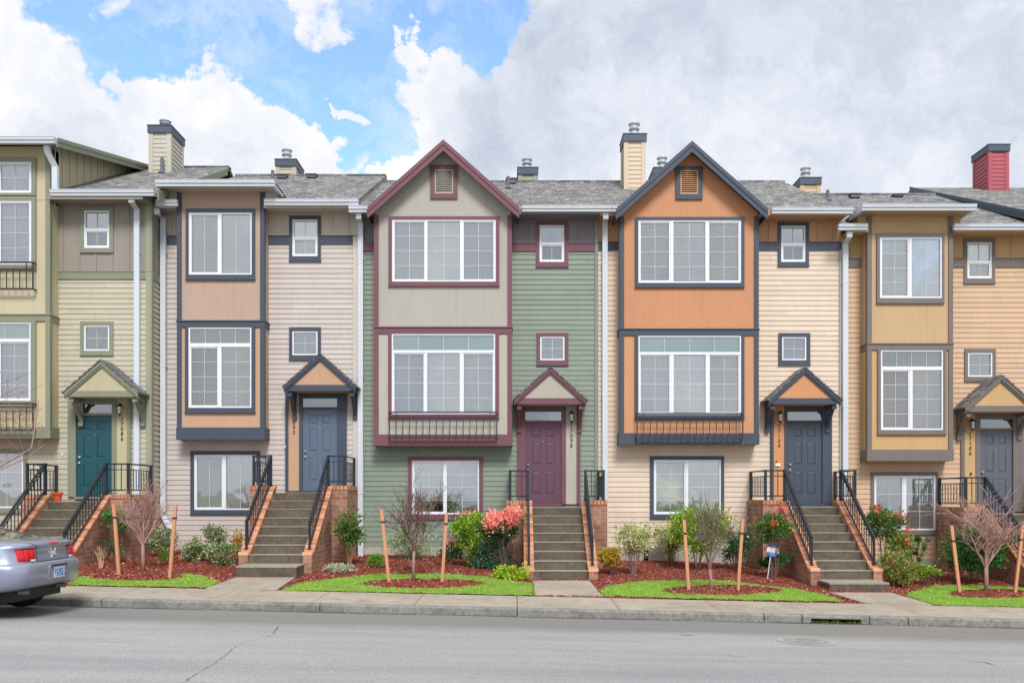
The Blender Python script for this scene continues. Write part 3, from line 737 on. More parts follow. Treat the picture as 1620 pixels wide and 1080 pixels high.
def entry(root, wy, d, dy, number, trim, panelm, doorm, side, du):
    """wy: wall Y. du: px shift, dy: px shift relative to template. side 'R': number panel right of door; 'L': left"""
    D = DW + wy
    T = d
    y = wy
    x = lambda u: X(u + du, D); z = lambda v: Z(v + dy, D)
    zb = z(797)
    # surround
    mb = MB(); P = .06
    dl, dr, tl, tr = x(T['door'][0]), x(T['door'][1]), x(T['outer'][0]), x(T['outer'][1])
    ztr0, ztr1 = z(665), z(651); zt = z(636)
    if side == 'R': bands = [(tl, dl), (dr, x(T['p'][0])), (x(T['p'][1]), tr)]
    else: bands = [(tl, x(T['p'][0])), (x(T['p'][1]), dl), (dr, tr)]
    for a, b_ in bands: mb.box(a, b_, y - P, y + .05, zb, zt)
    mb.box(dl, dr, y - P + .006, y + .05, ztr1, zt); mb.box(dl, dr, y - P + .012, y + .05, z(668.5), ztr0)
    mb.box(dl - .02, dr + .02, y - .10, y + .06, zb - .05, zb)     # threshold
    mb.build('door_surround', trim, root)
    mb = MB(); mb.box(x(T['p'][0]), x(T['p'][1]), y - P + .02, y + .04, zb, zt); pn = mb.build('side_panel', panelm, root)
    # transom
    mb = MB(); mb.quad((dl, y - .01, ztr0), (dr, y - .01, ztr0), (dr, y - .01, ztr1), (dl, y - .01, ztr1)); mb.build('transom_window', TRANSG, root)
    # door with six raised panels
    z0, z1 = zb + .004, z(668.5); yd = y - .012
    mb = MB(); W = dr - dl; H = z1 - z0
    cols = [(.19, .43), (.57, .81)]; rows = [(.13, .40), (.49, .76), (.83, .93)]
    holes = [(dl + W * a, dl + W * b_, z0 + H * c, z0 + H * e_) for a, b_ in cols for c, e_ in rows]
    panel(mb, dl, dr, z0, z1, yd, holes, .03)
    for a, b_, c, e_ in holes:
        mb.box(a + .0, b_, yd + .014, yd + .02, c, e_)
        q = .028; i = len(mb.v); mb.v += [(a + .008, yd + .013, c + .008), (b_ - .008, yd + .013, c + .008), (b_ - .008, yd + .013, e_ - .008), (a + .008, yd + .013, e_ - .008), (a + q, yd + .002, c + q), (b_ - q, yd + .002, c + q), (b_ - q, yd + .002, e_ - q), (a + q, yd + .002, e_ - q)]
        for f in ((0, 1, 5, 4), (1, 2, 6, 5), (2, 3, 7, 6), (3, 0, 4, 7), (4, 5, 6, 7)): mb.f.append(tuple(i + k for k in f)); mb.mi.append(0)
    dr_o = mb.build('door', doorm, root)
    mb = MB(); hx = dl + .07
    for hz in (z0 + H * .415, z0 + H * .485):
        for k in range(3): pass
        mb.tube([(hx, yd, hz), (hx, yd - .02, hz), (hx, yd - .021, hz), (hx, yd - .05, hz), (hx, yd - .062, hz)], [.028, .028, .012, .026, .014], 10)
    mb.build('handle', plain('satin_nickel', (214, 216, 220), .22, .9), dr_o)
    mb = MB(); mb.tube([(dl + W * .5, yd + .002, z0 + H * .765), (dl + W * .5, yd - .006, z0 + H * .765)], .01, 8); mb.build('peephole', MATS['satin_nickel'], dr_o)
    # canopy: small gable roof on brackets
    pj = .58; yf = y - pj; Df = DW + yf
    cu = T['cx'] + du
    xc = X(cu, D - .58); hw = .835
    zbt, ztb = Z(639 + dy, Df), Z(629.5 + dy, Df); zap = Z(582 + dy, Df)
    sl = (zap - ztb) / hw
    cp = MB(); cp.box(xc - hw + .02, xc + hw - .02, yf, yf + .05, zbt, ztb)
    for s in (-1, 1): cp.box(xc + s * (hw - .02), xc + s * (hw - .07), yf + .05, y - .03, zbt, ztb)
    for s in (-1, 1):     # barge boards, two steps
        for off, yy, th in ((0, yf - .05, .075), (.075, yf - .03, .055)):
            a = Vector((xc, yy, zap - off)); b_ = Vector((xc + s * (hw + .05), yy, zap - off - sl * (hw + .05)))
            cp.prism([a, b_, b_ - Vector((0, 0, th * 1.25)), a - Vector((0, 0, th * 1.25))], (0, .05 + (yf - yy) * .4, 0))
    can = cp.build('canopy', trim, root)
    mb = MB(); mb.prism([(xc - hw + .1, yf + .012, ztb), (xc + hw - .1, yf + .012, ztb), (xc, yf + .012, zap - .13)], (0, .03, 0))
    mb.quad((xc - hw + .03, yf + .03, zbt + .004), (xc + hw - .03, yf + .03, zbt + .004), (xc + hw - .03, y - .03, zbt + .004), (xc - hw + .03, y - .03, zbt + .004))
    mb.build('pediment', panelm, can)
    mb = MB()
    for s in (-1, 1):
        a = (xc, yf - .07, zap + .028); b_ = (xc + s * (hw + .085), yf - .07, zap + .028 - sl * (hw + .085))
        c = (b_[0], y - .02, b_[2]); e_ = (a[0], y - .02, a[2])
        mb.prism([a, b_, c, e_], (0, 0, -.03))
        nrow = 9
        for k in range(nrow):      # stepped shingle courses
            f0, f1 = k / nrow, (k + 1) / nrow
            p = lambda f, h: (xc + s * (hw + .085) * f, zap + .028 - sl * (hw + .085) * f + h)
            q0, q1 = p(f0, .002), p(f1, .016)
            mb.quad((q0[0], yf - .07, q0[1]), (q1[0], yf - .07, q1[1]), (q1[0], y - .02, q1[1]), (q0[0], y - .02, q0[1]))
            q2 = p(f1, 0); mb.quad((q1[0], yf - .07, q1[1]), (q1[0], y - .02, q1[1]), (q2[0], y - .02, q2[1]), (q2[0], yf - .07, q2[1]))
    mb.build('shingles', ROOF, can)
    for s in (-1, 1):     # brackets
        mb = MB()
        bx = xc + s * (hw - .075)
        mb.box(bx - .05, bx + .05, y - .075, y - .03, zbt - .60, zbt)
        mb.box(bx - .055, bx + .055, y - .10, y - .03, zbt - .66, zbt - .58)
        mb.box(bx - .05, bx + .05, yf + .06, y - .075, zbt - .07, zbt - .003)
        mb.box(bx - .055, bx + .055, yf + .04, yf + .13, zbt - .12, zbt - .06)
        pts = []
        for k in range(9):
            f = k / 8; pts.append((y - .07 - (pj - .17) * f ** 1.0, zbt - .58 + .50 * (f ** .75)))
        low = [(bx - .04, a, b_) for a, b_ in pts]; up = [(bx - .04, a + .085, b_ + .02) for a, b_ in pts]
        for k in range(8):
            mb.prism([low[k], low[k + 1], up[k + 1], up[k]], (.08, 0, 0))
        mb.build('bracket', trim, can)
    # lamp and number
    lx = (x(T['p'][0]) + x(T['p'][1])) / 2; lz = z(661)
    mb = MB(); yy = y - P + .02; mb.box(lx - .09, lx + .09, yy - .025, yy, lz - .15, lz + .12); pl = mb.build('lamp_plate', panelm, root)
    mb = MB(); c = (lx, yy - .12, lz)
    mb.tube([(lx, yy - .025, lz + .12), (lx, yy - .06, lz + .17), (lx, yy - .12, lz + .15)], .010, 6); mb.lathe([(.005, .17), (.02, .15), (.075, .10), (.062, .085)], c, 8); mb.lathe([(.045, -.085), (.03, -.11), (.012, -.14), (.004, -.17)], c, 8)
    for k in range(4): a = k * math.pi / 2 + .78; mb.tube([(c[0] + .045 * math.cos(a), c[1] + .045 * math.sin(a), lz - .085), (c[0] + .062 * math.cos(a), c[1] + .062 * math.sin(a), lz + .09)], .005, 4)
    lp = mb.build('wall_lamp', plain('lamp_black', (26, 30, 36), .35), root)
    mb = MB(); mb.lathe([(.040, -.083), (.055, .084)], c, 8); mb.build('lamp_glass', plain('lamp_glass_pale', (196, 206, 212), .12), lp)
    digits(root, number, lx, y - P + .014, z(671), plain('number_black', (20, 18, 18), .45))
    return zb

# ------------------------------------------------------------------ front steps
POSTM = {}
def unit_mesh(name, w_, h, mat):
    key = (name, round(w_, 3), round(h, 3))
    if key not in POSTM:
        mb = MB(); mb.box(-w_ / 2, w_ / 2, -w_ / 2, w_ / 2, 0, h)
        if name == 'post':
            mb.box(-w_ / 2 - .006, w_ / 2 + .006, -w_ / 2 - .006, w_ / 2 + .006, h, h + .02); mb.box(-w_ * .9, w_ * .9, -w_ * .9, w_ * .9, 0, .012)
        me = bpy.data.meshes.new(name); me.from_pydata(mb.v, [], mb.f); me.materials.append(mat); POSTM[key] = me
    return POSTM[key]
def inst(name, me, loc, parent):
    o = bpy.data.objects.new(name, me); COL.objects.link(o); o.parent = parent; o.location = Vector(loc) - ORI[parent.name]; return o
def capbricks(mb, a, b_, wid_vec, th, n=None):
    """row of bricks from a to b; wid_vec spans the brick length; thickness upward th"""
    a, b_ = Vector(a), Vector(b_); L = (b_ - a).length; n = n or max(1, int(L / .075)); d = (b_ - a) / n; wv_ = Vector(wid_vec)
    for k in range(n):
        p = a + d * (k + .05); q = a + d * (k + .88); j = random.uniform(-.003, .004)
        mb.prism([p, q, q + wv_, p + wv_], (0, 0, th + j))
def steps(xl, xr, ytop, ywall, ztop, label, slab_step=False, lext=.49, rext=.40, nr=8, RISE=.19, TR=.28, zground=None):
    """xl..xr stair opening; ytop = plane of the topmost riser; ywall = house wall"""
    cx = (xl + xr) / 2
    root = empty('front_steps', (cx, ytop - nr * TR, ztop - nr * RISE), label, 'front steps', 'front steps up to the house doors')
    CK = .19; zb = ztop - nr * RISE - .5
    mb = MB()
    mb.m = 0
    ntr = nr - 1
    for k in range(nr):
        yk = ytop - (nr - 1 - k) * TR; zk = ztop - (nr - 1 - k) * RISE      # k=0 lowest riser
        yb = ytop + .02 if k < nr - 1 else ywall
        yb = yk + TR + .02 if k < nr - 1 else ywall - .1
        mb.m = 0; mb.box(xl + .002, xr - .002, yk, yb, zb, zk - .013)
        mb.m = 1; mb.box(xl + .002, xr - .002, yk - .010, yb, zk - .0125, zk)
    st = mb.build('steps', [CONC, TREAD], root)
    if slab_step:
        mb = MB(); yk = ytop - ntr * TR
        mb.m = 0; mb.box(xl - .03, xr + .03, yk - .72, yk - .004, zb - .3, ztop - nr * RISE - .03); mb.m = 1; mb.box(xl - .04, xr + .04, yk - .73, yk - .004, ztop - nr * RISE - .0295, ztop - nr * RISE + .004)
        mb.build('bottom_slab', [CONC, concrete('slab_top', (138, 132, 116), (164, 158, 142), (108, 102, 88), 2)], root)
    # landing filling out to the sides
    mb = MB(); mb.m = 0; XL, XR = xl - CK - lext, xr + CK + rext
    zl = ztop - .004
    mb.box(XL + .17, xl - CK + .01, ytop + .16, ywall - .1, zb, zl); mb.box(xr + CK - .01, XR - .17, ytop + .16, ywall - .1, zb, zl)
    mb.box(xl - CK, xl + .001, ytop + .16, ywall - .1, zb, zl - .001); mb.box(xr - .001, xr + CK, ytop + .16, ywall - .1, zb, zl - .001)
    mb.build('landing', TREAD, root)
    # brick walls
    H = .165; yb0 = ytop - ntr * TR - .06
    for s, x0 in ((-1, xl - CK), (1, xr)):
        x1 = x0 + CK; mb = MB(); zlo = ztop - nr * RISE + .245
        prof = [(yb0, zb), (yb0, zlo - .065), (yb0 + .14, zlo - .065), (ytop + .04, ztop + H - .065), (ytop + .16, ztop + H - .065), (ytop + .16, zb)]
        mb.prism([(x0, a, b_) for a, b_ in prof], (CK, 0, 0))
        # landing block on that side
        ex0, ex1 = (XL, x0 + .002) if s < 0 else (x1 - .002, XR)
        mb.box(ex0, ex1, ytop + .02, ytop + .18, zb, ztop + H - .10)
        so = (ex0, ex0 + .16) if s < 0 else (ex1 - .16, ex1)
        mb.box(so[0], so[1], ytop + .181, ywall - .03, zb, ztop + H - .101)
        bw = mb.build('brick_wall', BRICK, root)
        mb = MB()
        xo = .012
        capbricks(mb, (x0 - xo, yb0 - .012, zlo - .064), (x0 - xo, yb0 + .15, zlo - .064), (CK + 2 * xo, 0, 0), .065, 2)
        capbricks(mb, (x0 - xo, yb0 + .15, zlo - .060), (x0 - xo, ytop + .05, ztop + H - .064), (CK + 2 * xo, 0, 0), .065)
        capbricks(mb, (x0 - xo, ytop + .05, ztop + H - .064), (x0 - xo, ytop + .19, ztop + H - .064), (CK + 2 * xo, 0, 0), .065, 2)
        e0, e1 = (XL - xo, x0 - xo - .002) if s < 0 else (x1 + xo + .002, XR + xo)
        capbricks(mb, (e0, ytop + .0, ztop + H - .10), (e1, ytop + .0, ztop + H - .10), (0, .20, 0), .10)
        sx0 = so[0] - xo if s < 0 else so[0] - .01
        capbricks(mb, (sx0, ytop + .205, ztop + H - .10), (sx0, ywall - .03, ztop + H - .10), (.185, 0, 0), .10)
        mb.build('cap', CAPB, bw)
    # railings
    for s, x0 in ((-1, xl - CK), (1, xr)):
        xm = x0 + CK / 2; zc = ztop + H; zlow = ztop - nr * RISE + .245
        rail_h = .70
        rl = MB()
        p0 = Vector((xm, ytop + .02, zc + rail_h)); yB = yb0 + .22
        zBc = zlow + (ztop + H - zlow) * (yB - yb0 - .14) / (ytop + .04 - yb0 - .14)
        p1 = Vector((xm, yB, zBc + .60))
        rl.bar(p0, p1 + (p1 - p0).normalized() * .03, .045, .04)
        q0 = Vector((xm, ytop, zc + rail_h - .12)); q1 = Vector((xm, yB, zBc + .50)); rl.bar(q0, q1, .022)
        r0 = Vector((xm, ytop - .01, zc + .055)); r1 = Vector((xm, yB, zBc + .055)); rl.bar(r0, r1, .03)
        e = xl - CK - lext + .08 if s < 0 else xr + CK + rext - .08
        yf_ = ytop + .09; zt = zc + rail_h; zr = zc + .10
        for (ax, ay), (bx, by) in (((xm, yf_), (e, yf_)), ((e, yf_), (e, ywall - .06))):
            rl.bar((ax, ay, zt), (bx, by, zt), .042, .035); rl.bar((ax, ay, zr), (bx, by, zr), .03, .03); rl.bar((ax, ay, zt - .13), (bx, by, zt - .13), .02, .02)
        ro = rl.build('railing', IRON, root)
        pm = unit_mesh('post', .055, rail_h + .0, IRON)
        inst('post', pm, (xm, ytop + .05, zc), ro); inst('post', pm, (e, yf_, zc - .0), ro); inst('post', pm, (e, ywall - .07, zc), ro)
        inst('post', unit_mesh('post', .045, .58, IRON), (xm, yB, zBc), ro)
        n = 14
        for k in range(1, n):
            f = k / n; y_ = q0.y + (q1.y - q0.y) * f; zz = r0.z + (r1.z - r0.z) * f; h = (q0.z + (q1.z - q0.z) * f) - zz
            inst('baluster', unit_mesh('baluster', .016, .5, IRON), (xm, y_, zz), ro).scale.z = h / .5
        h = rail_h - .10
        ln = abs(e - xm); n = max(2, int(ln / .125))
        for k in range(1, n): inst('baluster', unit_mesh('baluster', .016, .5, IRON), (xm + (e - xm) * k / n, yf_, zr), ro).scale.z = (h if k % 3 else h - .13) / .5
        n = 9
        for k in range(1, n): inst('baluster', unit_mesh('baluster', .016, .5, IRON), (e, yf_ + (ywall - .07 - yf_) * k / n, zr), ro).scale.z = (h - .13) / .5
    return root

# ------------------------------------------------------------------ chimney
def chimney(root, x0, x1, y0, y1, ztop, zbot, mat, flue=.42, fu=None):
    mb = MB(); cw = .10
    siding(mb, x0 + cw, x1 - cw, zbot, ztop - .20, y0 + .02)
    siding_yz(mb, y0 + cw, y1 - cw, zbot, ztop - .20, x0, -1); siding_yz(mb, y0 + cw, y1 - cw, zbot, ztop - .20, x1, 1)
    for a in (x0, x1 - cw):
        for c in (y0, y1 - cw): mb.box(a - .026 if a == x0 else a, a + cw + (.026 if a != x0 else 0), c - .01, c + cw, zbot, ztop - .2)
    mb.box(x0 + .02, x1 - .02, y0 + .05, y1, zbot, ztop - .21)
    ch = mb.build('chimney', mat, root)
    mb = MB(); o = .045; mb.box(x0 - o, x1 + o, y0 - o, y1 + o, ztop - .20, ztop); mb.box(x0 - o - .015, x1 + o + .015, y0 - o - .015, y1 + o + .015, ztop + .0005, ztop + .02); mb.build('chimney_cap', SLATE, ch)
    if flue:
        c = (fu if fu else (x0 + x1) / 2, y0 + .24, ztop); flue *= 1.25
        mb = MB(); mb.lathe([(.11, .015), (.11, flue * .45), (.15, flue * .5), (.165, flue * .58), (.12, flue * .6), (.12, flue * .85), (.17, flue * .88), (.17, flue * .97), (.05, flue)], c, 14)
        mb.build('flue', plain('galvanised', (196, 200, 206), .3, .55), ch, smooth=False)
    return ch
def roofpipe(root, x, y, z, h=.35, box=False):
    mb = MB()
    if box: mb.box(x - .14, x + .14, y - .1, y + .1, z, z + h); mb.box(x - .17, x + .17, y - .13, y + .13, z + h + .0005, z + h + .02)
    else: mb.tube([(x, y, z - .1), (x, y, z + h)], .05, 10); mb.lathe([(.12, -.02), (.06, .06)], (x, y, z), 10)
    mb.build('roof_vent', plain('vent_grey', (96, 98, 104), .6), root)

# ------------------------------------------------------------------ houses
SLOPE = .5
BJ = .40     # bay projection
def balcony(root, D, u0, u1, vt, vb, mat=IRON2):
    """shallow railing under a bay window"""
    y = D - DW; pj = .16; yf = y - pj; Df = D - pj
    x0, x1, z1, z0 = X(u0, Df), X(u1, Df), Z(vt, Df), Z(vb, Df); zm = z1 - .17
    mb = MB()
    for zz, th in ((z1, .036), (z0, .04)):
        mb.bar((x0 - .02, yf, zz), (x1 + .02, yf, zz), th)
        for xx in (x0, x1): mb.bar((xx, yf, zz), (xx, y - .02, zz), th * .8)
    mb.bar((x0, yf, zm), (x1, yf, zm), .02)
    o = mb.build('balcony_railing', mat, root)
    n = 16
    for k in range(n + 1):
        xx = x0 + (x1 - x0) * k / n; full = k in (0, n); h = (z1 if full or k in (1, n - 1) else zm) - z0
        inst('baluster', unit_mesh('bay_baluster', .019 if not full else .028, .5, mat), (xx, yf, z0), o).scale.z = h / .5
def vent(root, D, o, i, trim, fillm):
    y = D - DW; mb = MB(); O = [X(o[0], D), X(o[2], D), Z(o[3], D), Z(o[1], D)]; I = [X(i[0], D), X(i[2], D), Z(i[3], D), Z(i[1], D)]
    mb.box(O[0], I[0], y - .045, y + .02, O[2], O[3]); mb.box(I[1], O[1], y - .045, y + .02, O[2], O[3]); mb.box(I[0], I[1], y - .045, y + .02, I[3], O[3]); mb.box(I[0], I[1], y - .045, y + .02, O[2], I[2])
    v = mb.build('attic_vent', trim, root)
    mb = MB(); q = .03
    mb.box(I[0], I[0] + q, y - .035, y, I[2], I[3]); mb.box(I[1] - q, I[1], y - .035, y, I[2], I[3]); mb.box(I[0] + q, I[1] - q, y - .035, y, I[3] - q, I[3]); mb.box(I[0] + q, I[1] - q, y - .035, y, I[2], I[2] + q)
    n = 11; h = (I[3] - I[2] - 2 * q) / n
    for k in range(n):
        z0 = I[2] + q + k * h; mb.prism([(I[0] + q, y - .033, z0), (I[0] + q, y - .028, z0 + .012), (I[0] + q, y + .02, z0 + h * .95), (I[0] + q, y + .02, z0 + h * .7)], (I[1] - I[0] - 2 * q, 0, 0))
    mb.build('louvre', fillm, v)
    return (I[0] + .004, I[1] - .004, I[2] + .004, I[3] - .004)

def house(cfg):
    wy = cfg.get('wy', 0.0); D = DW + wy; DB = D - BJ
    x0, x1 = cfg['x0'], cfg['x1']
    lab = cfg['label']
    zbase = zyard((x0 + x1) / 2, 0)
    root = empty('townhouse', ((x0 + x1) / 2, wy, zbase), lab, 'townhouse', 'row of attached townhouses')
    c = cfg['col']; trim, sid, bbm, upm, lowm, cornerm = (c[k] for k in ('trim', 'siding', 'bb', 'bay_up', 'bay_low', 'corner'))
    band0, band1 = Z(cfg['band'][1], D), Z(cfg['band'][0], D); ze = Z(cfg['eave'], D - .5); zbot = Z(cfg['sbot'], D) if 'sbot' in cfg else zbase + .2
    soff = ze - .10
    bu0, bu1 = X(cfg['bay'][0], DB), X(cfg['bay'][1], DB)
    # openings in the main wall
    holes = []
    e = cfg['entry']; T = e['t']
    dh = (X(T['outer'][0] + e['du'], D), X(T['outer'][1] + e['du'], D), Z(797 + e['dy'], D) - .06, Z(636 + e['dy'], D))
    dh_open = (X(T['door'][0] + e['du'], D) + .0, X(T['door'][1] + e['du'], D), Z(797 + e['dy'], D), Z(651 + e['dy'], D))
    for wdw in cfg['wins']:
        holes.append(window(root, D, wdw['o'], wdw['i'], trim, **wdw.get('k', {})))
    mb = MB()
    cb = .11
    siding(mb, x0, x1, zbot, band0, wy, holes + [dh])
    mb.build('siding', sid, root)
    # structure behind the cladding with the same openings
    mb = MB(); panel(mb, x0, x1, zbase - .5, soff, wy + .003, [(h[0], h[1], h[2], h[3]) for h in holes] + [dh_open], .16)
    mb.box(x0 + .02, x0 + .12, wy + .17, 9.0, zbase - .5, soff); mb.box(x1 - .12, x1 - .02, wy + .17, 9.0, zbase - .5, soff); mb.box(x0 + .02, x1 - .02, 9.001, 9.15, zbase - .5, soff)
    for zf in (Z(700 + e['dy'], D), Z(480 + e['dy'], D)): mb.box(x0 + .13, x1 - .13, wy + .3, 8.9, zf, zf + .2)
    mb.box(x0 + .13, x1 - .13, wy + 3.0, wy + 3.1, zbase, soff - .3)
    mb.build('wall', DARKROOM if False else sid, root)
    mb = MB(); mb.box(x0 + .01, x1 - .01, wy - .012, wy + .002, zbase - .4, zbot - .002); mb.build('foundation', FOUND, root)
    # board and batten
    mb = MB(); yb = wy - .012; panel(mb, x0, x1, band1, soff, yb, holes, .01)
    xx = x0 + .25
    while xx < x1 - .1:
        segs = [(band1, soff)]
        for H in holes:
            if H[0] - .16 < xx < H[1] + .16 and H[3] > band1 and H[2] < soff: segs = [(band1, H[2] - .15), (H[3] + .15, soff)]
        for a, b_ in segs:
            if b_ > a: mb.box(xx - .02, xx + .02, yb - .02, yb - .001, a, b_)
        xx += .406
    mb.build('board_and_batten', bbm, root)
    mb = MB(); bx_ = [(x0, x1)]
    for H in holes:
        if H[2] < band1 and H[3] > band0: bx_ = [(x0, H[0] - .07), (H[1] + .07, x1)]
    for p, q in bx_: mb.box(p, q, wy - .042, wy - .013, band0, band1); mb.box(p, q, wy - .055, wy - .013, band1 + .001, band1 + .02)
    mb.build('band_board', trim, root)
    mb = MB()
    for a, b_ in cfg['corners']: mb.box(X(a, D), X(b_, D), wy - .05, wy - .013, zbot, soff if cfg.get('cornerfull', False) else band0 - .002)
    if cfg['corners']:
        if cfg.get('cornerfull'): pass
        mb.build('corner_board', cornerm, root)
    # ---- bay
    yb = DB - DW
    bh = []
    for wdw in cfg['bwins']: bh.append(window(root, DB, wdw['o'], wdw['i'], trim, **wdw.get('k', {})))
    vm0, vm1 = cfg['bband']; va0, va1 = cfg['apron']
    zmb0, zmb1 = Z(vm1, DB), Z(vm0, DB); zap0, zap1 = Z(va1, DB), Z(va0, DB)
    gab = cfg.get('gable'); zt = Z(cfg['btop'], DB)
    for nm, mat_, za, zc in (('bay_upper', upm, zmb0 + .02, zt), ('bay_lower', lowm, zap0 + .03, zmb0 + .02)):
        mb = MB(); hs = list(bh)
        panel(mb, bu0, bu1, za, zc, yb, hs, .10)
        mb.quad((bu0, yb, za), (bu0, wy, za), (bu0, wy, zc), (bu0, yb, zc)); mb.quad((bu1, yb, za), (bu1, wy, za), (bu1, wy, zc), (bu1, yb, zc))
        if nm == 'bay_lower': mb.box(bu0 + .01, bu1 - .01, yb + .01, wy, za - .0, za + .02)
        if nm == 'bay_upper' and gab:
            xa = X(gab['apex'][0], 20.9); vh = gab['vent']
            H = vent(root, DB, *vh, trim, c.get('louvre', lowm))
            # gable triangle around vent
            sl = gab['sl']; za_ = gab['za'] - .12
            def top(x_): return za_ - abs(x_ - xa) * sl
            for p, q in ((bu0, H[0]), (H[1], bu1)):
                pts = [(p, yb, zc), (q, yb, zc)] + ([(q, yb, top(q)), (p, yb, top(p))])
                mb.quad(*pts)
            mb.quad((H[0], yb, zc), (H[1], yb, zc), (H[1], yb, H[2]), (H[0], yb, H[2]))
            mb.quad((H[0], yb, H[3]), (H[1], yb, H[3]), (H[1], yb, top(H[1])), (xa, yb, za_), (H[0], yb, top(H[0])))
            mb.box(H[0], H[1], yb + .08, yb + .1, H[2], H[3])
        mb.build(nm, mat_, root)
    if cfg.get('joint'):
        mb = MB(); zj = Z(cfg['joint'], DB); mb.box(bu0, bu1, yb - .010, yb - .001, zj - .008, zj + .008); mb.build('panel_joint', upm, root)
    mb = MB(); cw = .095
    ctop = zt + (0.0 if not gab else .0)
    for s, xx in ((1, bu0), (-1, bu1)):
        for a, b_ in ((zap1, zmb0), (zmb1, ctop)):
            mb.box(xx - s * .016, xx + s * cw, yb - .03, yb - .001, a, b_); mb.box(xx - s * .018, xx - s * .001, yb - .0, yb + .07, a, b_)
    mb.box(bu0 - .02, bu1 + .02, yb - .034, yb - .001, zmb0, zmb1 - .03); mb.box(bu0 - .035, bu1 + .035, yb - .055, yb - .001, zmb1 - .028, zmb1)
    for s, xx in ((1, bu0), (-1, bu1)):
        mb.box(xx - s * .02, xx - s * .001, yb - .0, wy, zmb0, zmb1 - .03); mb.box(xx - s * .035, xx - s * .001, yb - .0, wy, zmb1 - .028, zmb1)
        mb.box(xx - s * .028, xx - s * .001, yb - .0, wy, zap0, zap1)
    mb.box(bu0 - .028, bu1 + .028, yb - .042, yb - .001, zap0, zap1)
    mb.build('bay_trim', trim, root)
    if 'balc' in cfg:
        for q in cfg['balc']: balcony(root, DB, *q)
    # ---- roof
    Ye = wy - .5; k = (CV - cfg['ridge']) / F; yr = (HC + k * DW - ze + SLOPE * Ye) / (SLOPE - k); zr = ze + SLOPE * (yr - Ye)
    rx0, rx1 = cfg.get('rx', (x0, x1))
    mb = MB(); zwl = ze + SLOPE * (wy + .03 - Ye)
    for p, q in ((rx0, bu0 - .03), (bu1 + .03, rx1)):
        if q > p: slab(mb, [(p, Ye, ze), (q, Ye, ze), (q, wy + .03, zwl), (p, wy + .03, zwl)])
    slab(mb, [(rx0, wy + .0301, zwl), (rx1, wy + .0301, zwl), (rx1, yr, zr), (rx0, yr, zr)]); slab(mb, [(rx0, yr + .001, zr), (rx1, yr + .001, zr), (rx1, 9.5, zr - SLOPE * (9.5 - yr)), (rx0, 9.5, zr - SLOPE * (9.5 - yr))])
    mb.box(rx0, rx1, yr - .11, yr + .11, zr - .06, zr + .012)
    zR = lambda y_: ze + SLOPE * (y_ - Ye)
    if gab:
        xa, za_, sl = X(gab['apex'][0], 20.9), gab['za'], gab['sl']; yfg = -.72; hwid = gab['hw']; yb2 = (za_ - ze) / SLOPE + Ye + .4
        for s in (-1, 1): slab(mb, [(xa, yfg, za_), (xa + s * hwid, yfg, za_ - sl * hwid), (xa + s * hwid, yb2, za_ - sl * hwid), (xa, yb2, za_)], .06)
    hip = cfg.get('hip')
    if hip:
        hx0, hx1, hz, hy = X(hip[0], D - .8), X(hip[1], D - .8), Z(hip[2], D - .8), wy - .8; hwid = (hx1 - hx0) / 2; sl = .45; xm = (hx0 + hx1) / 2; za_ = hz + sl * hwid
        ybk = (za_ - ze) / SLOPE + Ye + .3; yp = hy + hwid
        P = lambda *a: mb.prism([*a], (0, 0, -.05))
        P((hx0, hy, hz), (hx1, hy, hz), (xm, yp, za_)); P((hx0, hy, hz), (xm, yp, za_), (xm, ybk, za_), (hx0, ybk, hz)); P((hx1, hy, hz), (hx1, ybk, hz), (xm, ybk, za_), (xm, yp, za_))
    rf = mb.build('roof', ROOF, root)
    # soffit / fascia
    mb = MB()
    for p, q in ((x0, bu0 - .02), (bu1 + .02, x1)):
        if q > p: mb.box(p, q, Ye, wy + .1, ze - .13, ze - .101); mb.box(p, q, Ye - .02, Ye - .001, ze - .16, ze - .02)
    mb.prism([(x0 + .01, wy + .1, ze - .2), (x0 + .01, yr, ze - .2), (x0 + .01, yr, zr - .11), (x0 + .01, wy + .1, zR(wy + .1) - .11)], (.08, 0, 0))
    mb.prism([(x1 - .09, wy + .1, ze - .2), (x1 - .09, yr, ze - .2), (x1 - .09, yr, zr - .11), (x1 - .09, wy + .1, zR(wy + .1) - .11)], (.08, 0, 0))
    if hip: mb.box(hx0 + .03, hx1 - .03, hy + .001, wy + .3, hz - .10, hz - .06); mb.box(hx0 + .1, hx1 - .1, wy - .39, wy + 1.2, hz - .3, hz - .06)
    if gab:
        sl = gab['sl']
        for s in (-1, 1):
            a = Vector((xa, yfg + .03, za_ - .061)); b_ = Vector((xa + s * gab['hw'], yfg + .03, za_ - sl * gab['hw'] - .061))
            mb.prism([a, b_, b_ + Vector((0, .30, 0)), a + Vector((0, .30, 0))], (0, 0, -.02))
    mb.build('soffit', bbm, root)
    if gab:
        mb = MB()
        for s in (-1, 1):
            for off, yy, th in ((-.0, yfg - .03, .12), (.115, yfg - .012, .15)):
                a = Vector((xa, yy, za_ - off)); b_ = Vector((xa + s * (hwid_g := gab['hw'] + .0), yy, za_ - off - sl * hwid_g))
                mb.prism([a, b_, b_ - Vector((0, 0, th)), a - Vector((0, 0, th))], (0, .03 - (.0 if off <= 0 else .002), 0))
            ex = xa + s * gab['hw']; mb.box(ex - .02, ex, yfg + .001, 0.0, za_ - sl * gab['hw'] - .20, za_ - sl * gab['hw'] - .065)
        mb.build('barge_board', c.get('barge', trim), root)
    for g_ in cfg['gutters']:
        gx0, gx1, gv, gD = g_[:4]; gutter(root, X(gx0, gD), X(gx1, gD), gD - DW - .022, Z(gv, gD) + .01, *(g_[4] if len(g_) > 4 else (None, None)))
    for d_ in cfg['spouts']: downspout(root, d_)
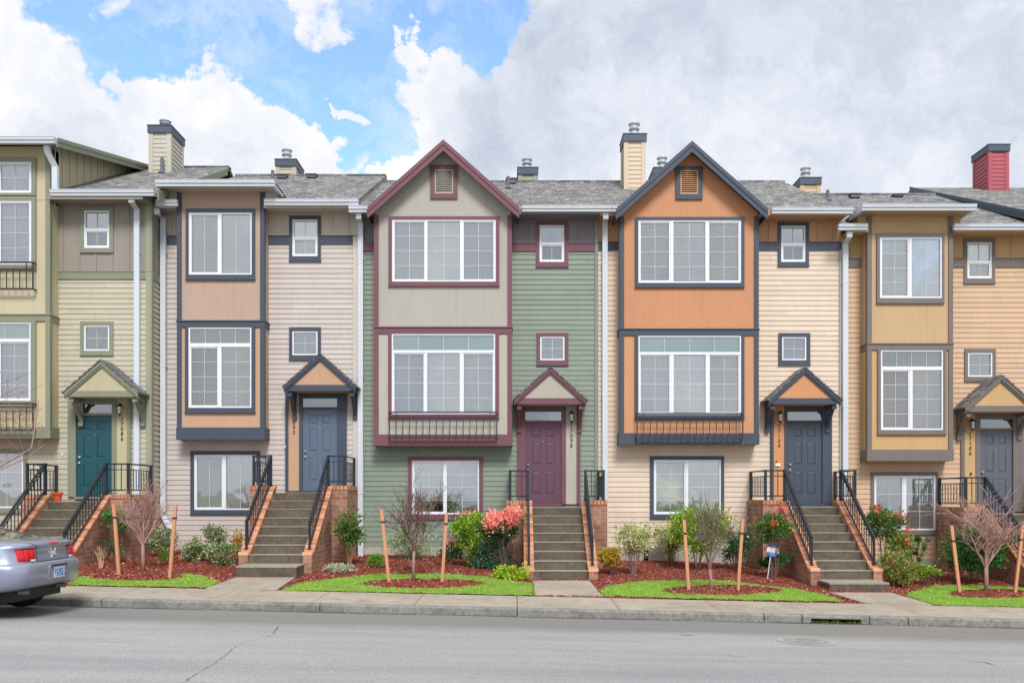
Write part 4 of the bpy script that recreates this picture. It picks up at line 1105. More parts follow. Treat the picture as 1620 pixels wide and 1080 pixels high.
    entry(root, wy, T, e['dy'], e['num'], trim, e['panel'], e['door'], e['side'], e['du'])
    for ch in cfg.get('chim', []): chimney(root, *ch[0], **(ch[1] if len(ch) > 1 else {}))
    for (ux, yy, hh, bx) in cfg.get('vents', []): roofpipe(root, X(ux, yy + DW), yy, zR(yy), hh, bx)
    return root, zR

TA = dict(outer=(818.5, 918), door=(831, 888), p=(895, 912), cx=870.5)                      # door left, number panel right
TB = dict(outer=(1218, 1315), door=(1245, 1300), p=(1223, 1240), cx=1272.5)      # number panel left, door right
NAVY = (84, 94, 112)
def cols(name, trim, siding_, bb, up, low, corner=None, tn=None, **k):
    d = dict(trim=paint(name + '_trim', trim, .55, .07, k=.62), siding=paint(name + '_siding', siding_, .6, .06, boards=True), bb=paint(name + '_boards', bb), bay_up=paint(name + '_bay', up, .75, .06, 90, .3), bay_low=paint(name + '_bay_lower', low, .75, .06, 90, .3))
    d['corner'] = paint(name + '_corner', corner or siding_); d.update(k); return d
P1 = X(240, 21.05); P2 = X(568, DW); P3 = X(946.5, DW); P4 = X(1330, DW); P5 = 13.3; P0 = -15.0
DN = DW - .08
def spout(u, v0, v1, ub, D, foot=None, ut=None, vt=None):
    y = D - DW; pts = []
    if ut is not None: pts += [(X(ut, D - .38), y - .40, Z(vt, D - .4)), (X(ut, D - .36), y - .37, Z(vt + 9, D - .37))]
    pts += [(X(u, D), y, Z(v0, D)), (X(u, D), y, Z(v1, D))]
    if foot: pts.append((X(foot[0], D - .2), y - .12, Z(foot[1], D - .15)))
    return pts

H0 = house(dict(label='olive and cream townhouse at the far left end, number 17086, with a teal door', x0=P0, x1=P1, wy=-.55,
    col=cols('olive', (160, 166, 142), (202, 196, 174), (158, 150, 140), (206, 196, 164), (208, 196, 160), corner=(160, 166, 142), louvre=None),
    band=(431, 442), eave=305, ridge=265, sbot=872, rx=(P0, P1 + .35),
    bay=(-136, 79), btop=232, bband=(497, 508), apron=(675, 693), joint=316,
    wins=[dict(o=(128, 328, 180, 399), i=(134, 334, 174, 393), k=dict(hung=364, fill='sky_refl')), dict(o=(128, 509, 180, 561), i=(134, 515, 174, 555), k=dict(grid=(2, 2), fill='none')),
          dict(o=(-75, 710, 44, 810), i=(-69, 717, 38, 803), k=dict(splits=[(-18, -13)], fill='shade', grid=(2, 3)))],
    bwins=[dict(o=(-120, 250, 58, 310), i=(-112, 257, 51, 306), k=dict(splits=[(-60, -56), (-4, 0)], grid=(2, 2), fill='curtain', sill=False)),
           dict(o=(-120, 312, 58, 426), i=(-112, 318, 51, 419), k=dict(splits=[(-60, -56), (-4, 0)], fill='curtain')),
           dict(o=(-120, 508, 58, 641), i=(-112, 510, 50, 634), k=dict(splits=[(-60, -56), (-4, 0)], transom=(536, 541), fill='curtain', tfill='shade'))],
    balc=[(-115, 52, 415, 457), (-115, 52, 638, 680)], corners=[(232, 240)], cornerfull=True,
    gutters=[(83, 246, 303, 20.6), (-170, 90, 220, 20.25)],
    spouts=[spout(217, 332, 900, 0, 20.98, None, 209, 312), [(X(72, 20.25), -1.28, Z(229, 20.25)), (X(72, 20.25), -1.26, Z(238, 20.25)), (X(84, 20.4), -1.1, Z(262, 20.4)), (X(84, 20.4), -1.1, Z(298, 20.4))]],
    entry=dict(t=TA, du=-709.5, dy=-11.5, num='17086', side='R', panel=paint('olive_panel', (200, 192, 158)), door=plain('teal_door', (24, 88, 100), .45, k=.7)),
    chim=[((X(236.5, 24.6), X(269.3, 24.6), 3.0, 3.95, Z(199.5, 24.6), 9.9, paint('chimney_cream', (204, 200, 186))), dict(flue=.20, fu=X(265, 25)))],
    vents=[(256.5, 2.9, .42, False)]))
r0 = H0[0]
# tall third storey over the bay: shed roof and side wall of boards
def left_tall():
    bx0, bx1 = X(-136, 20.65), X(79, 20.65); zE, yE = Z(220, 20.25), -1.35; s = .262; rx = X(91, 20.25)
    mb = MB(); z = lambda y: zE + s * (y - yE)
    mb.prism([(bx0 - .3, yE, z(yE)), (rx, yE, z(yE)), (rx, 4.2, z(4.2)), (bx0 - .3, 4.2, z(4.2))], (0, 0, -.05))
    mb.build('upper_roof', ROOF, r0)
    mb = MB(); mb.prism([(rx - .02, yE - .02, z(yE) - .0), (rx - .02, 4.2, z(4.2)), (rx - .02, 4.2, z(4.2) - .19), (rx - .02, yE - .02, z(yE) - .19)], (.03, 0, 0)); mb.prism([(rx + .0101, yE - .03, z(yE) + .02), (rx + .0101, 4.2, z(4.2) + .02), (rx + .0101, 4.2, z(4.2) - .07), (rx + .0101, yE - .03, z(yE) - .07)], (.02, 0, 0))
    mb.build('rake_board', MATS['olive_trim'], r0)
    mb = MB(); mb.prism([(bx1 - .08, -.95, 8.9), (bx1 - .08, 4.2, 8.9), (bx1 - .08, 4.2, z(4.2) - .055), (bx1 - .08, -.95, z(-.95) - .055)], (.08, 0, 0))
    mb.prism([(bx0, -.95, 8.9), (bx0, 4.2, 8.9), (bx0, 4.2, z(4.2) - .055), (bx0, -.95, z(-.95) - .055)], (.08, 0, 0))
    for k in range(14):
        y = -.75 + k * .36; mb.box(bx1 + .001, bx1 + .022, y - .02, y + .02, 8.9, z(y) - .06)
    mb.prism([(bx0, yE + .05, z(yE + .05) - .07), (rx - .03, yE + .05, z(yE + .05) - .07), (rx - .03, -.95, z(-.95) - .07), (bx0, -.95, z(-.95) - .07)], (0, 0, -.02))
    mb.build('upper_side_wall', MATS['olive_bay'], r0)
    # return wall at the right end of the house, and its corner board
    mb = MB(); siding_yz(mb, -.53, -.001, zyard(-9, 0) + .2, Z(442, 21.05), P1, 1); mb.build('return_siding', MATS['olive_siding'], r0)
    mb = MB(); mb.box(P1 - .005, P1 + .006, -.54, 0, Z(431, 21.05), Z(305, 20.6) - .1); mb.build('return_boards', MATS['olive_boards'], r0)
    mb = MB(); mb.box(P1 - .002, P1 + .034, -.60, -.53, zyard(-9, 0) + .2, Z(305, 20.6) - .1); mb.box(P1 + .0065, P1 + .04, -.529, 0, Z(442, 21.05), Z(431, 21.05))
    # right rake of the main roof
    ze = Z(305, 20.55); Ye = -1.05; rx = P1 + .35; zr = lambda y: ze + .5 * (y - Ye)
    mb.prism([(rx + .001, Ye, zr(Ye) + .012), (rx + .001, 3.9, zr(3.9) + .012), (rx + .001, 3.9, zr(3.9) - .2), (rx + .001, Ye, zr(Ye) - .2)], (.03, 0, 0))
    mb.prism([(P1, Ye + .1, zr(Ye + .1) - .2), (P1, 3.9, 9), (P1, 3.9, zr(3.9) - .12), (P1, Ye + .1, zr(Ye + .1) - .12)], (.04, 0, 0))
    mb.build('return_trim', MATS['olive_trim'], r0)
left_tall()

H1 = house(dict(label='taupe and pinkish beige townhouse with navy trim, number 17092, blue grey door', x0=P1 + .01, x1=P2,
    col=cols('taupe', NAVY, (210, 199, 193), (204, 194, 180), (194, 166, 150), (206, 168, 140), corner=(214, 204, 194)),
    band=(374.5, 387), eave=319, ridge=278, sbot=862, rx=(P1 + .4, P2),
    bay=(281.5, 418), btop=297, bband=(507, 517.5), apron=(676, 695), joint=330,
    wins=[dict(o=(458, 342, 508, 413), i=(463, 348, 503, 406), k=dict(hung=377, fill='shade')), dict(o=(458, 518, 508, 569), i=(463, 524, 503, 562), k=dict(grid=(2, 2), fill='sky_refl')),
          dict(o=(302, 713, 412, 812), i=(308, 719, 406, 806), k=dict(splits=[(353, 358)], fill='blind', grid=(2, 1)))],
    bwins=[dict(o=(294.5, 331, 404, 442), i=(299.5, 337, 399, 435), k=dict(splits=[(346.5, 351)], fill='blind', grid=(2, 1))),
           dict(o=(293.5, 517, 404, 652), i=(299, 518, 398.5, 645), k=dict(splits=[(346, 351)], transom=(543, 549), fill=['wood', 'open'], tfill='open', grid=(2, 4)))],
    corners=[(559, 566.5)], cornerfull=True,
    gutters=[(420, 568, 318, 21.1), (249, 283, 319, 21.1), (249, 436, 288, 20.8, (-.1, -.1))],
    spouts=[spout(258.5, 345, 815, 0, 21.5, (268, 836), 249, 331)], hip=(250, 436, 289),
    entry=dict(t=TB, du=-766, dy=-21, num='17092', side='L', panel=paint('taupe_panel', (204, 166, 136)), door=plain('bluegrey_door', (98, 114, 136), .45, k=.75)),
    chim=[((X(437.5, 26.6), X(467, 26.6), 5.0, 5.9, Z(253, 26.6), 10.8, paint('chimney_beige', (206, 196, 184))), dict(flue=.33, fu=X(456, 27)))],
    vents=[(431.5, 3.4, .3, False), (446, 3.9, .08, True), (493, 4.0, .08, True)]))
GA = dict(za=Z(222, 20.9), sl=.888, hw=1.85, apex=(701.5, 0), vent=((681, 262, 724, 315), (688, 269, 717, 307)))
H2 = house(dict(label='sage green townhouse with maroon trim and grey gable, number 17098, plum door', x0=P2 + .002, x1=P3,
    col=cols('sage', (140, 92, 106), (142, 155, 140), (136, 130, 138), (186, 181, 171), (193, 188, 177), corner=(140, 152, 136), louvre=paint('louvre_grey', (184, 180, 164))),
    band=(386, 398), eave=329, ridge=288, sbot=864,
    bay=(593, 809), btop=341, bband=(517, 527.5), apron=(687, 705), joint=342,
    wins=[dict(o=(848, 351, 899, 422), i=(853.5, 357, 892.5, 415), k=dict(hung=386, fill='sky_refl')), dict(o=(849, 527, 899, 577), i=(854.5, 532.5, 893, 570), k=dict(grid=(2, 2), fill='sky_refl')),
          dict(o=(646, 722, 764, 820), i=(652, 728, 758, 813), k=dict(splits=[(703, 707)], fill='half', grid=(2, 4), screens=()))],
    bwins=[dict(o=(615, 343, 790, 452), i=(620.5, 348, 784.5, 446), k=dict(splits=[(673, 676.5), (728, 732)], fill=['curtain', 'shade', 'curtain'], grid=(2, 4))),
           dict(o=(614.5, 527, 789.5, 661), i=(620, 528, 783.5, 655), k=dict(splits=[(672, 676), (727.5, 732)], transom=(554, 558.5), fill=['curtain', 'shade', 'shade'], tfill='shade', grid=(2, 4)))],
    balc=[(616, 786, 652, 691)], corners=[(941, 946.3)], cornerfull=True, gable=GA,
    gutters=[(826, 967, 328, 21.1), (553, 584, 329, 21.1)],
    spouts=[spout(570.5, 352, 838, 0, 21.5, None, 568, 338), [(X(571, 21.4), -.2, Z(836, 21.4)), (X(571, 21.4), -.2, Z(880, 21.4))]],
    entry=dict(t=TA, du=0, dy=0, num='17098', side='R', panel=paint('sage_panel', (190, 184, 170)), door=plain('plum_door', (106, 70, 90), .5, k=.75)),
    chim=[((X(821, 26.6), X(849, 26.6), 5.0, 5.9, Z(266, 26.6), 10.6, paint('chimney_sage', (160, 174, 150))), dict(flue=.30, fu=X(833.5, 27)))],
    vents=[(804, 3.0, .33, False), (809, 3.9, .12, True)]))
GB_ = dict(za=Z(224, 20.9), sl=.89, hw=1.85, apex=(1094.5, 0), vent=((1068.5, 264, 1111, 316), (1076, 270, 1104, 308)))
H3 = house(dict(label='orange and cream townhouse with navy trim, gabled, number 17104, charcoal door', x0=P3 + .002, x1=P4,
    col=cols('orange', NAVY, (232, 213, 192), (206, 158, 118), (210, 150, 112), (214, 158, 116), corner=(190, 186, 180), louvre=paint('louvre_tan', (206, 158, 116))),
    band=(384.5, 396.5), eave=331, ridge=288, sbot=865,
    bay=(981, 1199), btop=343, bband=(520, 530.5), apron=(685, 703), joint=344,
    wins=[dict(o=(1230, 352, 1279, 421), i=(1235, 358, 1273.5, 415), k=dict(hung=387, fill='sky_refl')), dict(o=(1231, 527, 1281, 577), i=(1236.5, 533, 1275, 570), k=dict(grid=(2, 2), fill='sky_refl')),
          dict(o=(1028, 721, 1145, 819), i=(1034, 727, 1140, 813), k=dict(splits=[(1084, 1088.5)], fill='blind', grid=(2, 4)))],
    bwins=[dict(o=(1004.5, 344, 1177, 454), i=(1009.5, 349, 1172, 448), k=dict(splits=[(1060, 1065), (1115.5, 1120)], fill='blind', grid=(2, 4))),
           dict(o=(1004, 530, 1177, 662), i=(1009.5, 531, 1172, 656), k=dict(splits=[(1060.5, 1065.5), (1116, 1121)], transom=(557, 561), fill=['shade', 'shade', 'blind'], tfill='shade', grid=(2, 4)))],
    balc=[(1008, 1175, 654, 693)], corners=[(1327, 1332.5)], cornerfull=False, gable=GB_,
    gutters=[(1219, 1347, 331, 21.1), (967.5, 976, 328, 21.1)],
    spouts=[spout(957, 350, 900, 0, 21.5, None, 958, 338)],
    entry=dict(t=TB, du=0, dy=0, num='17104', side='L', panel=paint('orange_panel', (220, 158, 110)), door=plain('charcoal_door', (76, 86, 102), .5, k=.7)),
    chim=[((X(988.5, 24.6), X(1020.5, 24.6), 3.0, 3.75, Z(213, 24.6), 9.9, paint('chimney_sand', (226, 206, 178))), dict(flue=.34, fu=X(1002, 25))),
          ((X(1036, 26.6), X(1066, 26.6), 5.0, 5.9, Z(266, 26.6), 10.6, MATS['chimney_sand']), dict(flue=.34, fu=X(1046, 27)))],
    vents=[]))
H4 = house(dict(label='peach and tan townhouse with grey brown trim at the right, number 17106', x0=P4 + .002, x1=P5,
    col=cols('peach', (142, 132, 128), (220, 186, 154), (206, 170, 124), (206, 174, 132), (210, 174, 122), corner=(142, 132, 128)),
    rx=(P4 + .002, 12.94), band=(410, 423), eave=357.5, ridge=308, sbot=884,
    bay=(1372.5, 1506), btop=336, bband=(543, 553.5), apron=(711, 729), joint=370,
    wins=[dict(o=(1524, 378, 1573, 448), i=(1529, 384, 1568, 441), k=dict(hung=415, fill='blind')), dict(o=(1525, 552, 1574, 602), i=(1530, 558, 1569, 596), k=dict(grid=(2, 2), fill='sky_refl')),
          dict(o=(1377, 746, 1483, 844), i=(1382, 752, 1479, 838), k=dict(splits=[(1428, 1433)], fill='blind', grid=(2, 3)))],
    bwins=[dict(o=(1386, 370, 1493, 479), i=(1391, 376, 1489, 472), k=dict(splits=[(1437, 1441.5)], fill=['blind', 'curtain'], grid=(2, 4))),
           dict(o=(1387.5, 553, 1496, 686), i=(1392.5, 554, 1491, 680), k=dict(splits=[(1438, 1443)], transom=(580, 585.5), fill=['wood', 'open'], tfill='wood', grid=(2, 4)))],
    corners=[], gutters=[(1324, 1370, 357, 21.1), (1506, 1760, 357, 21.1), (1361, 1541, 326, 20.8, (-.1, -.1))],
    spouts=[spout(1337, 386, 900, 0, 21.5, None, 1343, 367)], hip=(1362, 1540, 327),
    entry=dict(t=dict(outer=(1218, 1317), door=(1248, 1300), p=(1223.5, 1241), cx=1282), du=301, dy=12, num='17106', side='L', panel=paint('peach_panel', (210, 174, 124)), door=plain('slate_door', (92, 98, 110), .5, k=.85)),
    chim=[((X(1267.5, 26.8), X(1297, 26.8), 5.2, 6.1, Z(282, 26.8), 10.3, paint('chimney_peach', (224, 190, 156))), dict(flue=.33, fu=X(1275, 27)))],
    vents=[(1309.5, 3.6, .3, False), (1352, 4.0, .1, True), (1420, 4.2, .05, True)]))
# neighbour at the right edge: only its roof and red chimney rise over the row
def neighbour():
    root = empty('townhouse', (16.5, 0, zyard(16, 0)), 'neighbouring house at the right edge, only its grey roof and red chimney in view', 'townhouse', 'row of attached townhouses')
    xr = 13.0; ye, yr = -.8, 6.4; ze, zr = 8.60, 11.88; s = (zr - ze) / (yr - ye)
    mb = MB(); slab(mb, [(xr, ye, ze), (19.8, ye, ze), (19.8, yr, zr), (xr, yr, zr)]); slab(mb, [(xr, yr + .001, zr), (19.8, yr + .001, zr), (19.8, 10, zr - s * 3.6), (xr, 10, zr - s * 3.6)]); mb.build('roof', ROOF, root)
    mb = MB(); mb.prism([(xr - .031, ye, ze + .03), (xr - .031, yr, zr + .03), (xr - .031, yr, zr - .20), (xr - .031, ye, ze - .20)], (.03, 0, 0)); mb.prism([(xr - .052, ye, ze + .03), (xr - .052, yr, zr + .03), (xr - .052, yr, zr - .07), (xr - .052, ye, ze - .07)], (.02, 0, 0)); mb.build('rake_board', SLATE, root)
    mb = MB(); siding(mb, 13.35, 19.6, zyard(16, 0), ze - .12, 0); mb.prism([(13.35, .03, -.5), (13.35, 9.6, -.5), (13.35, 9.6, zr - s * 3.4), (13.35, yr, zr - .12), (13.35, .03, ze + .3)], (.1, 0, 0)); mb.box(19.5, 19.6, .03, 9.6, -.5, ze); mb.box(13.45, 19.5, 9.5, 9.6, -.5, ze)
    mb.build('wall', paint('barn_red', (188, 92, 104)), root)
    chimney(root, X(1565, 27.06), X(1595, 27.06), 5.46, 6.4, Z(229.5, 27.06), 11.0, MATS['barn_red'], flue=0)
    gutter(root, xr + .05, 19.8, ye + .12, ze)
neighbour()

# steps
steps(-10.70, -9.48, -1.95, -.55, Z(793, 19.65), 'brick sided front steps behind the parked car, up to the teal door', lext=.42, rext=.47, slab_step=False)
steps(-5.66, -4.49, -1.40, 0, 1.87, 'front steps with slab at the foot, up to the blue grey door of 17092', True, lext=.40, rext=.36)
steps(.42, 1.597, -1.40, 0, 1.523, 'straight front steps in the middle, up to the plum door of 17098', False, lext=.40, rext=.42)
steps(6.50, 7.65, -1.40, 0, 1.53, 'front steps with wide bottom slab, up to the charcoal door of 17104', True, lext=.42, rext=.33)
steps(11.25, 12.42, -1.40, 0, 1.36, 'front steps cut off by the right edge, up to the door of 17106', False, lext=.42, rext=.4)

# ------------------------------------------------------------------ plants
def lp(*c): return list(c)
LM = {
 'variegated': lp((60, 92, 48), (104, 134, 74), (190, 200, 150), (82, 112, 58), (214, 218, 176)),
 'nandina': lp((50, 104, 44), (74, 132, 52), (104, 150, 66), (132, 96, 60), (60, 116, 50)),
 'lime': lp((150, 190, 30), (184, 210, 50), (120, 164, 34), (206, 220, 80), (96, 140, 34)),
 'limegreen': lp((96, 150, 34), (134, 180, 44), (170, 200, 60), (76, 124, 34), (190, 206, 90)),
 'pieris': lp((40, 92, 52), (62, 116, 62), (34, 78, 44), (92, 138, 84)),
 'pinktips': lp((255, 160, 158), (255, 140, 140), (255, 196, 180), (250, 166, 140)),
 'blue': lp((58, 104, 74), (82, 130, 98), (46, 88, 62), (110, 152, 122)),
 'gold': lp((206, 170, 40), (224, 196, 70), (150, 150, 40), (190, 140, 40), (110, 130, 40)),
 'cream': lp((206, 208, 140), (226, 222, 168), (164, 176, 100), (120, 144, 70), (236, 230, 190)),
 'dark': lp((44, 100, 42), (66, 126, 52), (34, 82, 36), (92, 146, 70), (56, 112, 46)),
 'conifer': lp((36, 96, 24), (58, 122, 30), (28, 78, 22), (84, 140, 40)),
 'silver': lp((176, 188, 160), (200, 208, 184), (130, 150, 112), (214, 220, 200)),
 'tuft': lp((96, 150, 40), (124, 172, 56), (80, 130, 36)),
 'redberry': lp((236, 84, 60), (240, 120, 80), (222, 64, 48)),
 'mixed': lp((70, 124, 44), (104, 150, 56), (150, 176, 90), (176, 112, 70), (60, 104, 40)),
 'redbuds': lp((200, 96, 110), (176, 70, 86), (222, 130, 136)),
}
def leafm(k): return islandmat('leaves_' + k, [tuple(min(255, x) for x in c) for c in LM[k]], .5, .22)
TWIG = plain('twig_bark', (104, 84, 72), .9); TWIGP = plain('pinkish_bark', (176, 140, 132), .9); TWIGD = plain('dark_bark', (112, 84, 80), .9); TRUNKM = plain('young_trunk', (150, 122, 112), .9)
prn = random.Random(11)
def leaf(mb, p, d, L, W_, rn=None):
    rn = rn or prn
    d = d.normalized(); s = d.cross(Vector((rn.gauss(0, 1), rn.gauss(0, 1), rn.gauss(0, 1)))).normalized(); n = s.cross(d)
    t = p + d * L
    mb.quad(p, p + d * L * .45 + s * W_ + n * W_ * .3, t, p + d * L * .45 - s * W_ + n * W_ * .3)
def cloud(mb, c, rx, ry, rz, n, L, W_, clumps=22, spread=.28, up=.3, thin=False):
    cs = []
    for _ in range(clumps):
        v = Vector((prn.gauss(0, 1), prn.gauss(0, 1), prn.gauss(0, 1))).normalized() * (prn.uniform(.35, 1) ** .6) * (1 - spread * .55)
        cs.append((v, prn.uniform(.6, 1.25) * spread))
    for _ in range(n):
        v, sp_ = prn.choice(cs); q = v + Vector((prn.gauss(0, 1), prn.gauss(0, 1), prn.gauss(0, 1))) * sp_ * .62
        p = Vector((c[0] + q.x * rx, c[1] + q.y * ry, c[2] + q.z * rz))
        d = Vector((q.x, q.y, q.z + up)) + Vector((prn.gauss(0, .7), prn.gauss(0, .7), prn.gauss(0, .6)))
        k = prn.uniform(.6, 1.3)
        leaf(mb, p, d, L * k, W_ * k)
def shrub(name, label, cat, u, v, ru, rv, base=None, D=None, leafk='dark', n=900, L=.05, W_=.014, tips=None, tipn=0, stems=7, sm=None, group='shrubs and plants in the beds', clumps=22, spread=.3, extra=None):
    if base: bx, by = G(*base); D = by + DW
    else: by = D - DW; bx = X(u, D)
    zb_ = zg(bx, by); cx, cz = X(u, D), Z(v, D); rx, rz = ru * D / F, rv * D / F; ry = min(rx, .6)
    if by + ry > -.05 and D > 20: by_c = -.08 - ry
    else: by_c = by
    k = (by_c + DW) / D; cx, cz, rx, rz = cx * k, HC + (cz - HC) * k, rx * k, rz * k
    if D > 20: by = by_c; bx *= k; zb_ = zg(bx, by)
    root = empty(name, (bx, by, zb_), label, cat, group)
    n = int(n * 1.5); L *= 1.2; W_ *= 1.3
    mb = MB(); cloud(mb, (cx, by_c, cz), rx * 1.28, ry, rz * 1.2, n, L, W_, clumps, spread)
    if extra:
        for (eu, ev, eru, erv, en) in extra: cloud(mb, (X(eu, by_c + DW), by_c, Z(ev, by_c + DW)), eru * D / F, eru * D / F * .8, erv * D / F, en, L, W_, 8, .4)
    mb.build('foliage', leafm(leafk), root, uv=False)
    for kk in range(stems):
        mb = MB(); a = 6.28 * kk / stems + prn.random(); r_ = prn.uniform(.2, .7)
        t = Vector((cx + rx * r_ * math.cos(a), by_c + ry * r_ * math.sin(a), cz + rz * prn.uniform(-.3, .5))); b0 = Vector((bx + .03 * math.cos(a), by + .03 * math.sin(a), zb_ - .03))
        m_ = b0.lerp(t, .5) + Vector((prn.gauss(0, .03), prn.gauss(0, .03), 0)); mb.tube([b0, m_, t], .011, 5, .004)
        for q in range(3): e_ = t + Vector((prn.gauss(0, rx * .4), prn.gauss(0, ry * .4), prn.uniform(0, rz * .5))); mb.tube([m_, e_], .005, 4, .002)
        mb.build('stem', sm or TWIG, root, uv=False)
    if tips:
        for (tu, tv, tru, trv) in tips[1]:
          mb = MB(); cloud(mb, (X(tu, by_c + DW), by_c - ry * .75, Z(tv, by_c + DW)), tru * 1.05 * D / F, ry * .6, trv * 1.15 * D / F, tipn, L * .9, W_ * .9, 14, .35)
          tag(mb.build('new_growth' if tips[0] == 'pinktips' else 'berries', leafm(tips[0]), root, uv=False), kind='stuff')
    return root
SH = shrub
NB = 'leafy nandina'
SH('nandina_shrub', 'tall thin nandina with a small leafy head behind the leftmost stake', 'shrub', 183, 825, 20, 13, D=19.15, leafk='dark', n=520, L=.075, W_=.013, stems=5, extra=[(181, 862, 13, 14, 260)])
SH('bare_shrub', 'small bare twiggy stems on the mulch between car and leftmost stake', 'shrub', 158, 876, 14, 17, base=(160, 898), leafk='mixed', n=14, L=.03, W_=.008, stems=9, sm=plain('straw_stem', (190, 160, 124), .9))
SH('variegated_shrub', 'rounded variegated shrub below the kicked downspout foot, left of the second stake', 'shrub', 261, 853, 18, 18, D=20.4, leafk='variegated', n=1000, L=.05, W_=.013)
SH('variegated_shrub', 'low round variegated shrub in front of the beige siding, leftmost of a cluster of three', 'shrub', 308, 871, 18, 16, D=19.6, leafk='variegated', n=1000, L=.05, W_=.013)
SH('variegated_shrub', 'variegated shrub rearmost of the cluster, right under the beige house window', 'shrub', 341, 845, 18, 14, D=20.8, leafk='variegated', n=900, L=.05, W_=.013)
SH('variegated_shrub', 'largest variegated shrub of the cluster, nearest the brick stair wall', 'shrub', 350, 876, 20, 20, D=19.2, leafk='variegated', n=1200, L=.05, W_=.013)
SH('nandina_shrub', 'small reddish nandina squeezed against the brick wall of the 17092 steps', 'shrub', 376, 858, 8, 15, D=19.8, leafk='gold', n=260, L=.055, W_=.012, stems=4, tips=('redberry', [(374, 856, 5, 6)]), tipn=24)
SH('grass_tuft', 'small bright green tuft on the mulch between variegated shrub and tree', 'plant', 262, 881, 9, 6, D=19.0, leafk='tuft', n=260, L=.06, W_=.006, stems=0)
SH('nandina_shrub', 'tall nandina with a bushy green head against the brick landing of 17092', 'shrub', 553, 832, 17, 20, base=(553, 893), leafk='nandina', n=900, spread=.5, clumps=14, L=.07, W_=.014, stems=9, sm=plain('nandina_cane', (140, 112, 76), .9), extra=[(547, 846, 12, 12, 260), (562, 846, 14, 12, 220)])
SH('silver_groundcover', 'low whitish leaved groundcover at the foot of the nandina', 'plant', 536, 899, 23, 6, base=(536, 904), leafk='silver', n=700, L=.035, W_=.01, stems=0)
SH('grass_tuft', 'bright green grassy tuft on the mulch beside the sage house', 'plant', 597, 886, 12, 7, D=19.4, leafk='tuft', n=520, L=.09, W_=.004, stems=0)
SH('variegated_shrub', 'pale loose variegated shrub behind the bare tree at the sage house', 'shrub', 653, 862, 30, 24, D=20.9, leafk='variegated', n=950, L=.05, W_=.012, spread=.34)
SH('golden_shrub', 'tall bright yellow green shrub with bushy top by the right-hand sage stake', 'shrub', 748, 838, 28, 26, base=(745, 897), leafk='limegreen', n=3000, L=.05, W_=.016, extra=[(745, 884, 11, 13, 220)], sm=TWIGD)
SH('pieris_shrub', 'large pieris covered with coral pink new growth beside the 17098 steps', 'shrub', 796, 832, 27, 26, D=19.3, leafk='pieris', n=1300, L=.06, W_=.014, tips=('pinktips', [(796, 822, 26, 20), (785, 826, 18, 16), (812, 812, 14, 12)]), tipn=700)
SH('blue_green_shrub', 'dense dark blue green mound in front of the pink pieris', 'shrub', 779, 878, 28, 24, base=(779, 899), leafk='blue', n=2000, L=.045, W_=.012)
SH('golden_shrub', 'low bright yellow cushion at the foot of the 17098 steps', 'shrub', 810, 907, 22, 11, base=(810, 916), leafk='lime', n=1100, L=.045, W_=.013, stems=4)
SH('pieris_shrub', 'small pieris with a few pink tips, just right of the sage house stake', 'shrub', 712, 869, 15, 18, D=19.9, leafk='pieris', n=520, L=.055, W_=.013, tips=('pinktips', [(714, 857, 8, 7)]), tipn=70)
SH('pieris_shrub', 'pieris with pink tops peeking out behind the tall yellow green shrub', 'shrub', 742, 826, 22, 14, D=20.8, leafk='pieris', n=350, L=.055, W_=.013, tips=('pinktips', [(745, 812, 17, 5)]), tipn=160)
SH('gold_leaved_shrub', 'low gold and green shrub right of the 17098 steps', 'shrub', 967, 880, 17, 14, D=19.0, leafk='gold', n=900, L=.045, W_=.012)
SH('straggly_shrub', 'straggly cream leaved shrub with bare grey twigs below, by the orange house', 'shrub', 1003, 851, 23, 25, base=(1001, 909), leafk='cream', n=1500, L=.045, W_=.012, stems=16, spread=.36, extra=[(1018, 862, 12, 6, 120), (990, 838, 10, 8, 90)], sm=plain('grey_twig', (136, 112, 104), .9))
SH('variegated_shrub', 'cream variegated shrub on short trunks left of the orange house stake', 'shrub', 1062, 850, 24, 23, base=(1062, 893), leafk='cream', n=2400, L=.048, W_=.013, sm=TWIGD)
SH('golden_shrub', 'big yellow green shrub under the window of the orange house', 'shrub', 1104, 836, 38, 32, D=20.0, leafk='limegreen', n=4600, clumps=44, L=.05, W_=.015, sm=TWIGD, extra=[(1104, 868, 20, 12, 200)])
SH('pieris_shrub', 'dark pieris with faint salmon shoots behind the right-hand stake of 17104', 'shrub', 1162, 863, 23, 26, D=20.3, leafk='pieris', n=1100, L=.06, W_=.014, tips=('pinktips', [(1158, 826, 22, 18)]), tipn=60)
SH('nandina_shrub', 'nandina with orange red berries and yellow tips against the 17104 brick landing', 'shrub', 1224, 836, 24, 20, D=18.9, leafk='nandina', n=1100, L=.075, W_=.014, tips=('redberry', [(1232, 803, 5, 4), (1216, 829, 6, 6)]), tipn=26, extra=[(1199, 836, 12, 8, 120), (1236, 840, 12, 12, 160)])
SH('nandina_shrub', 'low nandina on splayed pale stems behind the octagonal yard sign', 'shrub', 1224, 887, 24, 10, D=19.4, leafk='pieris', n=560, L=.065, W_=.013, stems=6, sm=MATS['straw_stem'])
SH('nandina_shrub', 'upper nandina with red berry clusters leaning over the 17104 right railing', 'shrub', 1402, 828, 26, 20, D=19.3, leafk='nandina', n=1100, L=.075, W_=.013, tips=('redberry', [(1413, 815, 10, 5), (1380, 803, 4, 3), (1432, 838, 3, 4)]), tipn=30, stems=6, extra=[(1424, 828, 14, 6, 120), (1384, 808, 8, 8, 90)])
SH('nandina_shrub', 'middle nandina with one red berry cluster in front of the peach siding', 'shrub', 1426, 858, 18, 14, D=19.0, leafk='mixed', n=520, L=.07, W_=.012, tips=('redberry', [(1426, 856, 3, 5)]), tipn=22)
